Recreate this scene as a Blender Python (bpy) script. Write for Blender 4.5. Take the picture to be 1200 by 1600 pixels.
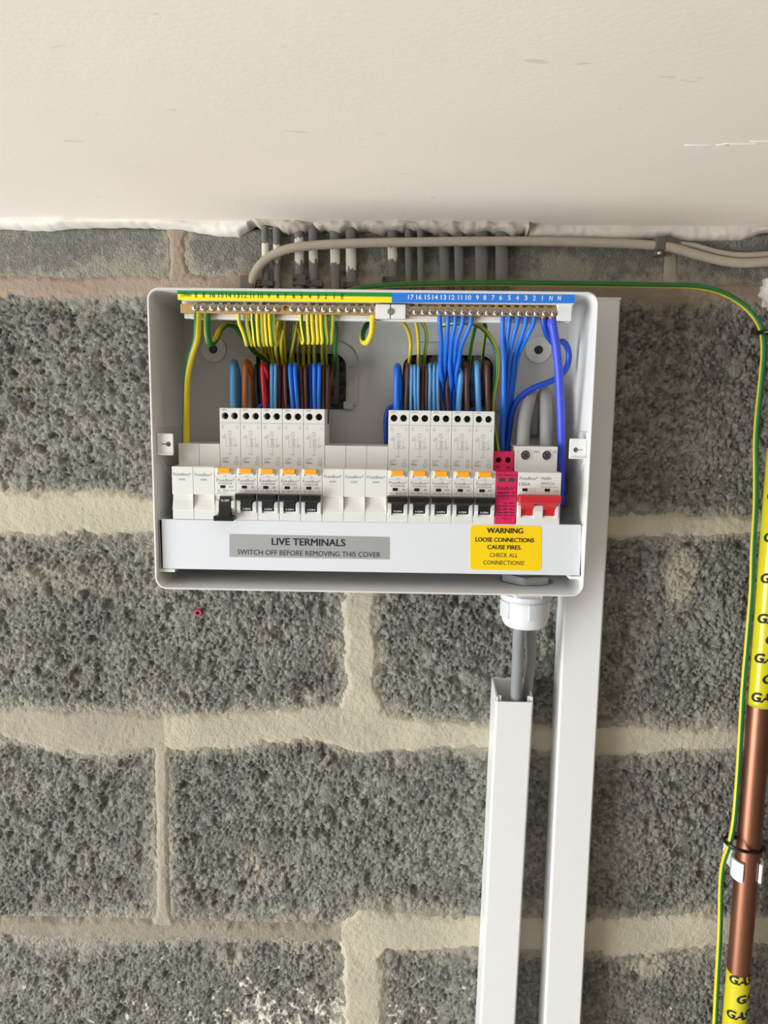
import bpy, bmesh, math, random
import numpy as np
from mathutils import Vector, Matrix
random.seed(7)
for _o in list(bpy.data.objects):
    bpy.data.objects.remove(_o)
SC = bpy.context.scene
COL = SC.collection
PI = math.pi

# ------------------------------------------------------------------ camera
# origin = middle of the fuse board's front rim, X right, Y into the wall, Z up. wall face at y = 0
F_PX = 1150.0
CAM = np.array([0.02410, -0.71215, 0.02845])
PITCH, YAW, ROLL = -0.13662, -0.01956, -0.01349
def _rot(p, w, r):
    cp, sp, cw, sw, cr, sr = math.cos(p), math.sin(p), math.cos(w), math.sin(w), math.cos(r), math.sin(r)
    Ry = np.array([[cw, sw, 0], [-sw, cw, 0], [0, 0, 1]])
    Rx = np.array([[1, 0, 0], [0, cp, -sp], [0, sp, cp]])
    Rr = np.array([[cr, 0, sr], [0, 1, 0], [-sr, 0, cr]])
    return Ry @ Rx @ Rr
RM = _rot(PITCH, YAW, ROLL)
def at(px, py, y):
    """photo pixel -> point on the plane at depth y in front of the wall"""
    d = RM @ np.array([(px - 600) / F_PX, 1, -(py - 800) / F_PX])
    t = (y - CAM[1]) / d[1]
    return Vector(CAM + t * d)
cd = bpy.data.cameras.new('camera')
cd.sensor_fit = 'VERTICAL'; cd.sensor_height = 36; cd.lens = F_PX / 1600 * 36
cd.clip_start = 0.01
cam = bpy.data.objects.new('camera', cd); COL.objects.link(cam)
r_, f_, u_ = RM[:, 0], RM[:, 1], RM[:, 2]
cam.matrix_world = Matrix(((r_[0], u_[0], -f_[0], CAM[0]), (r_[1], u_[1], -f_[1], CAM[1]),
                           (r_[2], u_[2], -f_[2], CAM[2]), (0, 0, 0, 1)))
SC.camera = cam

# ------------------------------------------------------------------ light: daylight through the open garage door on the left
w = bpy.data.worlds.new('world'); SC.world = w; w.use_nodes = True
w.node_tree.nodes['Background'].inputs[0].default_value = (1.0, 0.93, 0.86, 1)
w.node_tree.nodes['Background'].inputs[1].default_value = 0.075
ld = bpy.data.lights.new('garage_door_daylight_offscreen', 'AREA'); ld.shape = 'RECTANGLE'
ld.size = 2.1; ld.size_y = 2.0; ld.energy = 146; ld.color = (0.92, 0.965, 1.0)
lo = bpy.data.objects.new('garage_door_daylight_offscreen', ld); COL.objects.link(lo)
lo.location = (-2.4, -1.75, -1.08); lo.rotation_euler = (0, -PI / 2, 0)
SC.view_settings.view_transform = 'Standard'; SC.view_settings.look = 'None'
SC.view_settings.exposure = 0.0; SC.view_settings.gamma = 1.0
SC.view_settings.use_curve_mapping = False

# ------------------------------------------------------------------ helpers
def lin(c):
    return tuple((x / 255 / 12.92) if x / 255 <= 0.04045 else ((x / 255 + 0.055) / 1.055) ** 2.4 for x in c)
MATS = {}
def mat(name, rgb, rough=0.5, metal=0.0, var=0.06, scale=60, bump=0.0, bscale=400, spec=0.5, coat=0.0):
    if name in MATS: return MATS[name]
    m = bpy.data.materials.new(name); m.use_nodes = True; MATS[name] = m
    n, l = m.node_tree.nodes, m.node_tree.links
    b = n['Principled BSDF']
    c = lin(rgb)
    tc = n.new('ShaderNodeTexCoord')
    nz = n.new('ShaderNodeTexNoise'); nz.inputs['Scale'].default_value = scale; nz.inputs['Detail'].default_value = 4
    l.new(tc.outputs['Object'], nz.inputs['Vector'])
    mx = n.new('ShaderNodeMix'); mx.data_type = 'RGBA'
    mx.inputs[6].default_value = tuple(x * (1 - var) for x in c) + (1,)
    mx.inputs[7].default_value = tuple(min(1, x * (1 + var)) for x in c) + (1,)
    l.new(nz.outputs['Fac'], mx.inputs[0]); l.new(mx.outputs[2], b.inputs['Base Color'])
    b.inputs['Roughness'].default_value = rough; b.inputs['Metallic'].default_value = metal
    b.inputs['Specular IOR Level'].default_value = spec
    b.inputs['Coat Weight'].default_value = coat
    if bump:
        n2 = n.new('ShaderNodeTexNoise'); n2.inputs['Scale'].default_value = bscale; n2.inputs['Detail'].default_value = 3
        l.new(tc.outputs['Object'], n2.inputs['Vector'])
        bp = n.new('ShaderNodeBump'); bp.inputs['Strength'].default_value = bump; bp.inputs['Distance'].default_value = 0.001
        l.new(n2.outputs['Fac'], bp.inputs['Height']); l.new(bp.outputs['Normal'], b.inputs['Normal'])
    return m

def obj(name, mesh, material, parent=None, loc=None, smooth=None):
    if isinstance(mesh, bmesh.types.BMesh):
        me = bpy.data.meshes.new(name); mesh.to_mesh(me); mesh.free(); mesh = me
    o = bpy.data.objects.new(name, mesh); COL.objects.link(o)
    if material is not None and not mesh.materials:
        mesh.materials.append(material)
    if parent is not None: o.parent = parent
    if loc is not None: o.location = loc
    if smooth:
        mesh.shade_smooth() if smooth is True else mesh.set_sharp_from_angle(angle=smooth)
        if smooth is not True:
            mesh.polygons.foreach_set('use_smooth', [True] * len(mesh.polygons))
    return o
def tag(o, label, cat, group=None, kind=None):
    if label: o['label'] = label
    if cat: o['category'] = cat
    if group: o['group'] = group
    if kind: o['kind'] = kind
    return o
def thing(name, label, cat, loc=(0, 0, 0), group=None):
    o = bpy.data.objects.new(name, None); COL.objects.link(o); o.location = loc
    o.empty_display_size = 0.01
    return tag(o, label, cat, group)
def B(): return bmesh.new()
def box(bm, x0, x1, y0, y1, z0, z1, bevel=0.0, seg=2):
    g = bmesh.ops.create_cube(bm, size=1.0)
    vs = g['verts']
    for v in vs:
        v.co = Vector(((x0 + x1) / 2 + v.co.x * (x1 - x0), (y0 + y1) / 2 + v.co.y * (y1 - y0), (z0 + z1) / 2 + v.co.z * (z1 - z0)))
    if bevel:
        es = list({e for v in vs for e in v.link_edges})
        bmesh.ops.bevel(bm, geom=es, offset=bevel, segments=seg, affect='EDGES', profile=0.5)
    return bm
def prism_x(bm, prof, x0, x1, bevel=0.0):
    """polygon of (y,z) swept along x"""
    a = [bm.verts.new((x0, y, z)) for y, z in prof]; b = [bm.verts.new((x1, y, z)) for y, z in prof]
    n = len(prof); fs = [bm.faces.new(a), bm.faces.new(b[::-1])]
    for i in range(n):
        fs.append(bm.faces.new((a[i], b[i], b[(i + 1) % n], a[(i + 1) % n])) )
    bmesh.ops.recalc_face_normals(bm, faces=fs)
    if bevel:
        es = list({e for f in fs for e in f.edges})
        bmesh.ops.bevel(bm, geom=es, offset=bevel, segments=2, affect='EDGES', profile=0.5, clamp_overlap=True)
    return bm
def prism_y(bm, prof, y0, y1):
    """polygon of (x,z) swept along y"""
    a = [bm.verts.new((x, y0, z)) for x, z in prof]; b = [bm.verts.new((x, y1, z)) for x, z in prof]
    n = len(prof); fs = [bm.faces.new(a), bm.faces.new(b[::-1])]
    for i in range(n): fs.append(bm.faces.new((a[i], b[i], b[(i + 1) % n], a[(i + 1) % n])))
    bmesh.ops.recalc_face_normals(bm, faces=fs)
    return bm
def prism_z(bm, prof, z0, z1):
    a = [bm.verts.new((x, y, z0)) for x, y in prof]; b = [bm.verts.new((x, y, z1)) for x, y in prof]
    n = len(prof); fs = [bm.faces.new(a), bm.faces.new(b[::-1])]
    for i in range(n): fs.append(bm.faces.new((a[i], b[i], b[(i + 1) % n], a[(i + 1) % n])))
    bmesh.ops.recalc_face_normals(bm, faces=fs)
    return bm
def lathe(bm, prof, origin, axis='y', seg=24):
    """prof: (radius, distance along axis)"""
    rings = []
    for r, d in prof:
        ring = []
        for k in range(seg):
            a = 2 * PI * k / seg
            c, s = r * math.cos(a), r * math.sin(a)
            p = (c, d, s) if axis == 'y' else (c, s, d)
            ring.append(bm.verts.new((origin[0] + p[0], origin[1] + p[1], origin[2] + p[2])))
        rings.append(ring)
    fs = []
    for i in range(len(rings) - 1):
        for k in range(seg):
            fs.append(bm.faces.new((rings[i][k], rings[i][(k + 1) % seg], rings[i + 1][(k + 1) % seg], rings[i + 1][k])))
    fs.append(bm.faces.new(rings[0])); fs.append(bm.faces.new(rings[-1]))
    bmesh.ops.recalc_face_normals(bm, faces=fs)
    return bm
def rrect(x0, x1, z0, z1, r, seg=5):
    pts = []
    for cx, cz, a0 in ((x1 - r, z1 - r, 0), (x0 + r, z1 - r, 90), (x0 + r, z0 + r, 180), (x1 - r, z0 + r, 270)):
        for k in range(seg + 1):
            a = math.radians(a0 + 90 * k / seg)
            pts.append((cx + r * math.cos(a), cz + r * math.sin(a)))
    return pts
def spline(pts, n=8):
    P = [Vector(p) for p in pts]
    if len(P) == 2:
        return [P[0].lerp(P[1], k / n) for k in range(n + 1)]
    P = [P[0] * 2 - P[1]] + P + [P[-1] * 2 - P[-2]]
    out = []
    for i in range(1, len(P) - 2):
        p0, p1, p2, p3 = P[i - 1:i + 3]
        # centripetal
        t = [0.0]
        for a, b in ((p0, p1), (p1, p2), (p2, p3)):
            t.append(t[-1] + max(1e-6, (b - a).length) ** 0.5)
        for k in range(n):
            u = t[1] + (t[2] - t[1]) * k / n
            A1 = p0 * ((t[1] - u) / (t[1] - t[0])) + p1 * ((u - t[0]) / (t[1] - t[0]))
            A2 = p1 * ((t[2] - u) / (t[2] - t[1])) + p2 * ((u - t[1]) / (t[2] - t[1]))
            A3 = p2 * ((t[3] - u) / (t[3] - t[2])) + p3 * ((u - t[2]) / (t[3] - t[2]))
            B1 = A1 * ((t[2] - u) / (t[2] - t[0])) + A2 * ((u - t[0]) / (t[2] - t[0]))
            B2 = A2 * ((t[3] - u) / (t[3] - t[1])) + A3 * ((u - t[1]) / (t[3] - t[1]))
            out.append(B1 * ((t[2] - u) / (t[2] - t[1])) + B2 * ((u - t[1]) / (t[2] - t[1])))
    out.append(P[-2])
    return out
def tube_mesh(name, pts, r, ry=None, seg=12, n=8, twist=0.0, rate=0.0, closed=False, raw=False):
    """swept tube; origin at its first point; UV.x runs round it, 0 = side facing the room"""
    pts = [Vector(p) for p in pts]
    path = pts if raw else spline(pts, n)
    o = path[0].copy()
    ry = ry or r
    N = len(path)
    tang = []
    for i in range(N):
        if closed: d = path[(i + 1) % N] - path[i - 1]
        else: d = path[min(N - 1, i + 1)] - path[max(0, i - 1)]
        tang.append(d.normalized())
    nrm = Vector((0, -1, 0)); nrm = nrm - tang[0] * nrm.dot(tang[0])
    if nrm.length < 1e-3: nrm = Vector((0, 0, 1)) - tang[0] * tang[0].z
    nrm.normalize()
    verts, faces, uvs = [], [], []
    L = 0.0; Ls = []
    for i in range(N):
        if i:
            q = tang[i - 1].rotation_difference(tang[i]); nrm = q @ nrm
            nrm = (nrm - tang[i] * nrm.dot(tang[i])).normalized()
            L += (path[i] - path[i - 1]).length
        Ls.append(L)
        bi = tang[i].cross(nrm)
        for k in range(seg):
            a = 2 * PI * k / seg
            verts.append(path[i] - o + nrm * (ry * math.cos(a)) + bi * (r * math.sin(a)))
    M = N if closed else N - 1
    for i in range(M):
        j = (i + 1) % N
        for k in range(seg):
            k2 = (k + 1) % seg
            faces.append((i * seg + k, i * seg + k2, j * seg + k2, j * seg + k))
            u0, u1 = k / seg + twist + rate * Ls[i], (k + 1) / seg + twist + rate * Ls[i]
            uvs += [(u0, Ls[i]), (u1, Ls[i]), (u1, Ls[j]), (u0, Ls[j])]
    if not closed:
        faces.append(tuple(range(seg))); uvs += [(0, 0)] * seg
        faces.append(tuple((N - 1) * seg + k for k in range(seg))); uvs += [(0, 0)] * seg
    me = bpy.data.meshes.new(name); me.from_pydata(verts, [], faces)
    uv = me.uv_layers.new(name='UVMap')
    uv.data.foreach_set('uv', [c for p in uvs for c in p])
    me.shade_smooth()
    return me, o
def tube(name, pts, r, m, parent=None, **k):
    me, o = tube_mesh(name, pts, r, **k)
    return obj(name, me, m, parent, loc=o if parent is None else o)
_tc = {}
def cut(me, bmc):
    """real recess: mesh minus cutter"""
    mc = bpy.data.meshes.new('cutter'); bmc.to_mesh(mc); bmc.free()
    a, c = bpy.data.objects.new('cut_a', me), bpy.data.objects.new('cut_b', mc)
    COL.objects.link(a); COL.objects.link(c)
    m = a.modifiers.new('cut', 'BOOLEAN'); m.operation = 'DIFFERENCE'; m.solver = 'EXACT'; m.object = c
    bpy.context.view_layer.update()
    out = bpy.data.meshes.new_from_object(a.evaluated_get(bpy.context.evaluated_depsgraph_get()))
    nm = me.name
    bpy.data.objects.remove(a); bpy.data.objects.remove(c); bpy.data.meshes.remove(mc)
    out.name = nm
    return out
def cross_cutter(L, w, y0, y1):
    bm = B()
    prism_y(bm, [(L, -w), (L, w), (w, w), (w, L), (-w, L), (-w, w), (-L, w), (-L, -w), (-w, -w), (-w, -L), (w, -L), (w, -w)], y0, y1)
    return bm
def screw_head(r, depth=0.0012, h=0.0020):
    bm = B(); lathe(bm, [(r, h), (r, 0.0), (r * 0.82, -0.0008), (r * 0.3, -0.0010)], (0, 0, 0), seg=20)
    me = bpy.data.meshes.new('terminal_screw'); bm.to_mesh(me); bm.free()
    me = cut(me, cross_cutter(r * 0.66, r * 0.15, -0.004, depth)); me.shade_smooth(); me.set_sharp_from_angle(angle=math.radians(50))
    return me
def text_verts(s, bold=0.0, shear=0.0):
    key = (s, bold, shear)
    if key in _tc: return _tc[key]
    cu = bpy.data.curves.new('lettering', 'FONT'); cu.body = s; cu.size = 1; cu.offset = bold; cu.shear = shear
    cu.resolution_u = 3
    t = bpy.data.objects.new('lettering', cu); COL.objects.link(t)
    me = bpy.data.meshes.new_from_object(t)
    vs = np.array([v.co[:2] for v in me.vertices]); fs = [tuple(p.vertices) for p in me.polygons]
    bpy.data.objects.remove(t); bpy.data.curves.remove(cu); bpy.data.meshes.remove(me)
    mn, mx = vs.min(0), vs.max(0)
    _tc[key] = ((vs - (mn + mx) / 2) / (mx - mn), fs, (mx - mn)[0] / (mx - mn)[1])
    return _tc[key]
class Print:
    """flat lettering lying on a front plane y, facing the room"""
    def __init__(s): s.v, s.f = [], []
    def text(s, t, cx, cz, h, wd=None, y=0.0, bold=0.0, shear=0.0, slope=0.0):
        vs, fs, asp = text_verts(t, 0.0, shear)
        wd = wd or h * asp
        for k_, (ox, oz) in enumerate([(0, 0)] if not bold else [(-bold, 0), (bold, 0), (0, bold * 0.6), (0, -bold * 0.6)]):
            b = len(s.v)
            s.v += [(cx + a * wd + ox * h * 1.6, y - 0.00003 * k_, cz + c * h + a * wd * slope + oz * h) for a, c in vs]
            s.f += [tuple(b + i for i in f) for f in fs]
        return s
    def rect(s, x0, x1, z0, z1, y=0.0):
        b = len(s.v)
        s.v += [(x0, y, z0), (x1, y, z0), (x1, y, z1), (x0, y, z1)]; s.f.append((b, b + 1, b + 2, b + 3)); return s
    def ring(s, cx, cz, r, t, y=0.0, n=16):
        b = len(s.v)
        for k in range(n):
            a = 2 * PI * k / n
            s.v += [(cx + r * math.cos(a), y, cz + r * math.sin(a)), (cx + (r - t) * math.cos(a), y, cz + (r - t) * math.sin(a))]
        for k in range(n):
            i, j = 2 * k, 2 * ((k + 1) % n)
            s.f.append((b + i, b + j, b + j + 1, b + i + 1))
        return s
    def mesh(s, name='lettering'):
        me = bpy.data.meshes.new(name); me.from_pydata(s.v, [], s.f); return me

# numpy noise ------------------------------------------------------
def _h(ix, iz, seed):
    n = (ix.astype(np.int64) * 374761393 + iz.astype(np.int64) * 668265263 + seed * 1442695041) & 0xFFFFFFFF
    n = ((n ^ (n >> 13)) * 1274126177) & 0xFFFFFFFF
    n = ((n ^ (n >> 16)) * 2246822519) & 0xFFFFFFFF
    return ((n ^ (n >> 15)) & 0xFFFFFF) / float(0xFFFFFF)
def vnoise(x, z, s, seed):
    x, z = x / s, z / s
    ix, iz = np.floor(x), np.floor(z); fx, fz = x - ix, z - iz
    ix, iz = ix.astype(np.int64), iz.astype(np.int64)
    fx = fx * fx * (3 - 2 * fx); fz = fz * fz * (3 - 2 * fz)
    a, b, c, d = _h(ix, iz, seed), _h(ix + 1, iz, seed), _h(ix, iz + 1, seed), _h(ix + 1, iz + 1, seed)
    return (a * (1 - fx) + b * fx) * (1 - fz) + (c * (1 - fx) + d * fx) * fz
def fbm(x, z, s, seed, oct=3):
    t, a, n = 0, 1.0, 0
    for i in range(oct):
        t = t + a * vnoise(x, z, s, seed + i * 17); n += a; s *= 0.5; a *= 0.5
    return t / n
def pebbles(x, z, s, seed, keep=1.0):
    """rounded stones: returns height 0..1 (0 = gap) and the stone's random tone"""
    x, z = x / s, z / s
    ix, iz = np.floor(x).astype(np.int64), np.floor(z).astype(np.int64)
    best = np.full(x.shape, -1.0); tone = np.zeros(x.shape)
    for dx in (-1, 0, 1):
        for dz in (-1, 0, 1):
            cx, cz = ix + dx, iz + dz
            px, pz = cx + 0.1 + 0.8 * _h(cx, cz, seed), cz + 0.1 + 0.8 * _h(cx, cz, seed + 1)
            rad = 0.38 + 0.42 * _h(cx, cz, seed + 2)
            ex = 0.75 + 0.5 * _h(cx, cz, seed + 5)
            d2 = ((x - px) ** 2 * ex + (z - pz) ** 2 / ex) / rad ** 2
            hh = np.sqrt(np.clip(1 - d2, 0, None)) * rad / 0.8 - 0.25 * _h(cx, cz, seed + 3)
            hh = np.where((d2 < 1) & (_h(cx, cz, seed + 6) < keep), hh, -1.0)
            u = hh > best
            best = np.where(u, hh, best); tone = np.where(u, _h(cx, cz, seed + 4), tone)
    return np.clip(best, -0.15, None), tone
def grid_mesh(name, X, Y, Z, attrs=None):
    nz, nx = X.shape
    co = np.stack([X, Y, Z], -1).reshape(-1, 3).astype(np.float32)
    idx = np.arange(nz * nx).reshape(nz, nx)
    q = np.stack([idx[:-1, :-1], idx[:-1, 1:], idx[1:, 1:], idx[1:, :-1]], -1).reshape(-1, 4)
    me = bpy.data.meshes.new(name)
    me.vertices.add(len(co)); me.vertices.foreach_set('co', co.ravel())
    me.loops.add(q.size); me.loops.foreach_set('vertex_index', q.ravel().astype(np.int32))
    me.polygons.add(len(q)); me.polygons.foreach_set('loop_start', np.arange(0, q.size, 4, dtype=np.int32))
    me.polygons.foreach_set('use_smooth', np.ones(len(q), dtype=bool))
    me.update(calc_edges=True)
    for k, v in (attrs or {}).items():
        a = me.attributes.new(k, 'FLOAT', 'POINT'); a.data.foreach_set('value', v.ravel().astype(np.float32))
    return me

# ------------------------------------------------------------------ materials of the setting
def block_material():
    m = bpy.data.materials.new('concrete_block'); m.use_nodes = True
    n, l = m.node_tree.nodes, m.node_tree.links; b = n['Principled BSDF']
    tone = n.new('ShaderNodeAttribute'); tone.attribute_name = 'tone'
    sm = n.new('ShaderNodeAttribute'); sm.attribute_name = 'smear'
    fl = n.new('ShaderNodeAttribute'); fl.attribute_name = 'fleck'
    tc = n.new('ShaderNodeTexCoord')
    r = n.new('ShaderNodeValToRGB')
    r.color_ramp.elements[0].color = lin((92, 91, 85)) + (1,); r.color_ramp.elements[1].color = lin((160, 158, 148)) + (1,)
    l.new(tone.outputs['Fac'], r.inputs[0])
    nz = n.new('ShaderNodeTexNoise'); nz.inputs['Scale'].default_value = 900; nz.inputs['Detail'].default_value = 2
    l.new(tc.outputs['Object'], nz.inputs['Vector'])
    mr = n.new('ShaderNodeMapRange'); mr.inputs[1].default_value = 0.3; mr.inputs[2].default_value = 0.7; mr.inputs[3].default_value = 0.78; mr.inputs[4].default_value = 1.18
    l.new(nz.outputs['Fac'], mr.inputs[0])
    mul = n.new('ShaderNodeMix'); mul.data_type = 'RGBA'; mul.blend_type = 'MULTIPLY'; mul.inputs[0].default_value = 1
    l.new(r.outputs[0], mul.inputs[6]); l.new(mr.outputs[0], mul.inputs[7])
    m1 = n.new('ShaderNodeMix'); m1.data_type = 'RGBA'; m1.inputs[7].default_value = lin((178, 171, 153)) + (1,)
    l.new(sm.outputs['Fac'], m1.inputs[0]); l.new(mul.outputs[2], m1.inputs[6])
    m2 = n.new('ShaderNodeMix'); m2.data_type = 'RGBA'; m2.inputs[7].default_value = lin((214, 209, 194)) + (1,)
    l.new(fl.outputs['Fac'], m2.inputs[0]); l.new(m1.outputs[2], m2.inputs[6])
    l.new(m2.outputs[2], b.inputs['Base Color'])
    b.inputs['Roughness'].default_value = 0.95; b.inputs['Specular IOR Level'].default_value = 0.15
    v = n.new('ShaderNodeTexNoise'); v.inputs['Scale'].default_value = 520; v.inputs['Detail'].default_value = 3
    l.new(tc.outputs['Object'], v.inputs['Vector'])
    bp = n.new('ShaderNodeBump'); bp.inputs['Strength'].default_value = 1.0; bp.inputs['Distance'].default_value = 0.0022
    l.new(v.outputs['Fac'], bp.inputs['Height']); l.new(bp.outputs['Normal'], b.inputs['Normal'])
    return m
M_BLOCK = block_material()
def mortar_material(name, rgb):
    return mat(name, rgb, rough=0.95, var=0.26, scale=16, bump=1.0, bscale=420, spec=0.15)
M_MORT = {'cream': mortar_material('cream_mortar', (186, 178, 158)), 'pink': mortar_material('pinkish_mortar', (160, 143, 127)),
          'dull': mortar_material('dull_mortar', (168, 160, 143)), 'dark': mortar_material('dark_mortar', (148, 141, 125)),
          'grey': mortar_material('grey_mortar', (166, 159, 141))}

# ------------------------------------------------------------------ wall of concrete blocks
slab = B(); box(slab, -2.4, 2.4, 0.012, 0.15, -2.1, 0.215)
wall = tag(obj('wall_back', slab, mat('wall_core', (120, 114, 104), rough=0.95)), 'grey concrete block wall with cream mortar joints', 'wall', kind='structure')

def edge_world(pts):
    """(px, ytop, ybot) along a bed joint -> x, ztop, zbot"""
    a = []
    for px, t, b in pts:
        p, q = at(px, t, 0), at(px, b, 0); a.append(((p.x + q.x) / 2, p.z, q.z))
    return np.array(a)
def edge_world_v(pts):
    a = []
    for py, l_, r_ in pts:
        p, q = at(l_, py, 0), at(r_, py, 0); a.append(((p.z + q.z) / 2, p.x, q.x))
    return np.array(a[::-1])
BEDS = [('pink', edge_world([(0, 432, 460), (200, 430, 462), (400, 430, 468), (600, 434, 470), (950, 442, 470), (1200, 446, 468)])),
        ('cream', edge_world([(0, 774, 832), (60, 772, 832), (130, 766, 830), (235, 780, 828), (560, 790, 835), (960, 806, 838), (1060, 803, 832), (1170, 808, 832)])),
        ('cream', edge_world([(0, 1105, 1150), (60, 1108, 1165), (150, 1113, 1180), (250, 1118, 1168), (300, 1120, 1172), (380, 1112, 1165), (480, 1108, 1150), (560, 1096, 1180), (640, 1122, 1172), (700, 1130, 1165), (860, 1135, 1170), (960, 1138, 1178), (1060, 1140, 1172), (1150, 1142, 1166)])),
        ('cream', edge_world([(0, 1440, 1458), (120, 1437, 1465), (250, 1441, 1468), (400, 1446, 1468), (520, 1446, 1470), (560, 1424, 1482), (640, 1432, 1484), (740, 1436, 1480), (930, 1440, 1488), (1000, 1434, 1493), (1080, 1428, 1480), (1160, 1432, 1470)]))]
VERT = [('pink', edge_world_v([(362, 262, 288), (400, 264, 287), (435, 260, 292)]), 0),
        ('grey', edge_world_v([(362, 1038, 1060), (435, 1038, 1060)]), 0),
        ('cream', edge_world_v([(840, 542, 588), (930, 540, 590), (980, 537, 585), (1040, 536, 588), (1075, 540, 586), (1110, 525, 600)]), 2),
        ('grey', edge_world_v([(1150, 236, 272), (1180, 241, 264), (1300, 243, 263), (1420, 245, 265), (1442, 237, 273)]), 3),
        ('cream', np.array([[-0.075, -0.006, 0.006], [0.14, -0.006, 0.006]]), 1),
        ('cream', np.array([[-0.52, 0.194, 0.207], [-0.29, 0.194, 0.207]]), 3),
        ('cream', edge_world_v([(1465, 528, 612), (1500, 536, 596), (1600, 538, 598), (1640, 538, 598)]), 4)]
FX0, FX1, FZ0, FZ1 = -0.50, 0.52, -0.67, 0.2
def joint_dist(X, Z):
    """signed distance-like field: <0 inside any mortar joint"""
    wob = (fbm(X, Z, 0.022, 5, 3) - 0.5) * 0.010 + (fbm(X, Z, 0.005, 15, 2) - 0.5) * 0.004
    d = np.full(X.shape, 1.0)
    for c, e in BEDS:
        zt, zb = np.interp(X, e[:, 0], e[:, 1]), np.interp(X, e[:, 0], e[:, 2])
        d = np.minimum(d, np.maximum(Z - zt, zb - Z))
    for c, e, row in VERT:
        xl, xr = np.interp(Z, e[:, 0], e[:, 1]), np.interp(Z, e[:, 0], e[:, 2])
        inside = np.maximum(np.maximum(xl - X, X - xr), np.maximum(e[0, 0] - 0.01 - Z, Z - e[-1, 0] - 0.01))
        d = np.minimum(d, inside)
    return d + wob
def block_heights(X, Z, smooth):
    h1, t1 = pebbles(X, Z, 0.0050, 11, 0.7)
    h2, t2 = pebbles(X, Z, 0.0031, 23)
    h3, t3 = pebbles(X, Z, 0.0105, 37, 0.12)
    a = np.stack([0.0042 * h1, 0.0037 * h2 + 0.0003, 0.0042 * h3]); k = a.argmax(0)
    h = a.max(0)
    t = np.take_along_axis(np.stack([t1, t2, t3]), k[None], 0)[0]
    big = fbm(X, Z, 0.06, 3, 3)
    pit = np.clip(fbm(X, Z, 0.012, 71, 3) - 0.55, 0, 1) * 0.022
    h = h - 0.0012 + (big - 0.5) * 0.0025 - pit
    s = smooth * (0.35 + 1.1 * np.clip(fbm(X, Z, 0.05, 91, 2) - 0.2, 0, 1))
    s = np.clip(s, 0, 0.92) if np.max(smooth) < 2 else np.clip(s, 0.93, 0.96)
    h = h * (1 - s) + s * (0.0010 + 0.0006 * (fbm(X, Z, 0.004, 8, 2) - 0.5))
    tone = 0.10 + 0.70 * t + 0.6 * (big - 0.5) + 0.5 * (fbm(X, Z, 0.003, 131, 2) - 0.5)
    tone = tone * (1 - 0.75 * s) + 0.42 * 0.75 * s
    return h, np.clip(tone, 0, 1)
patches = [(1063, 908, 0.016, 0.026, 0.9), (1010, 1510, 0.03, 0.012, 0.8), (402, 1370, 0.003, 0.024, 1.0), (395, 1340, 0.003, 0.01, 1.0),
           (990, 1470, 0.05, 0.02, 0.5), (365, 1500, 0.014, 0.012, 0.5), (300, 850, 0.05, 0.02, 0.4), (100, 905, 0.06, 0.014, 0.35), (620, 1420, 0.05, 0.012, 0.5),
           (190, 430, 0.04, 0.02, 0.4), (880, 430, 0.03, 0.02, 0.6)]
PW = [(at(a, b, 0), c, d, e) for a, b, c, d, e in patches]
FLK = at(470, 1610, 0)
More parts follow.
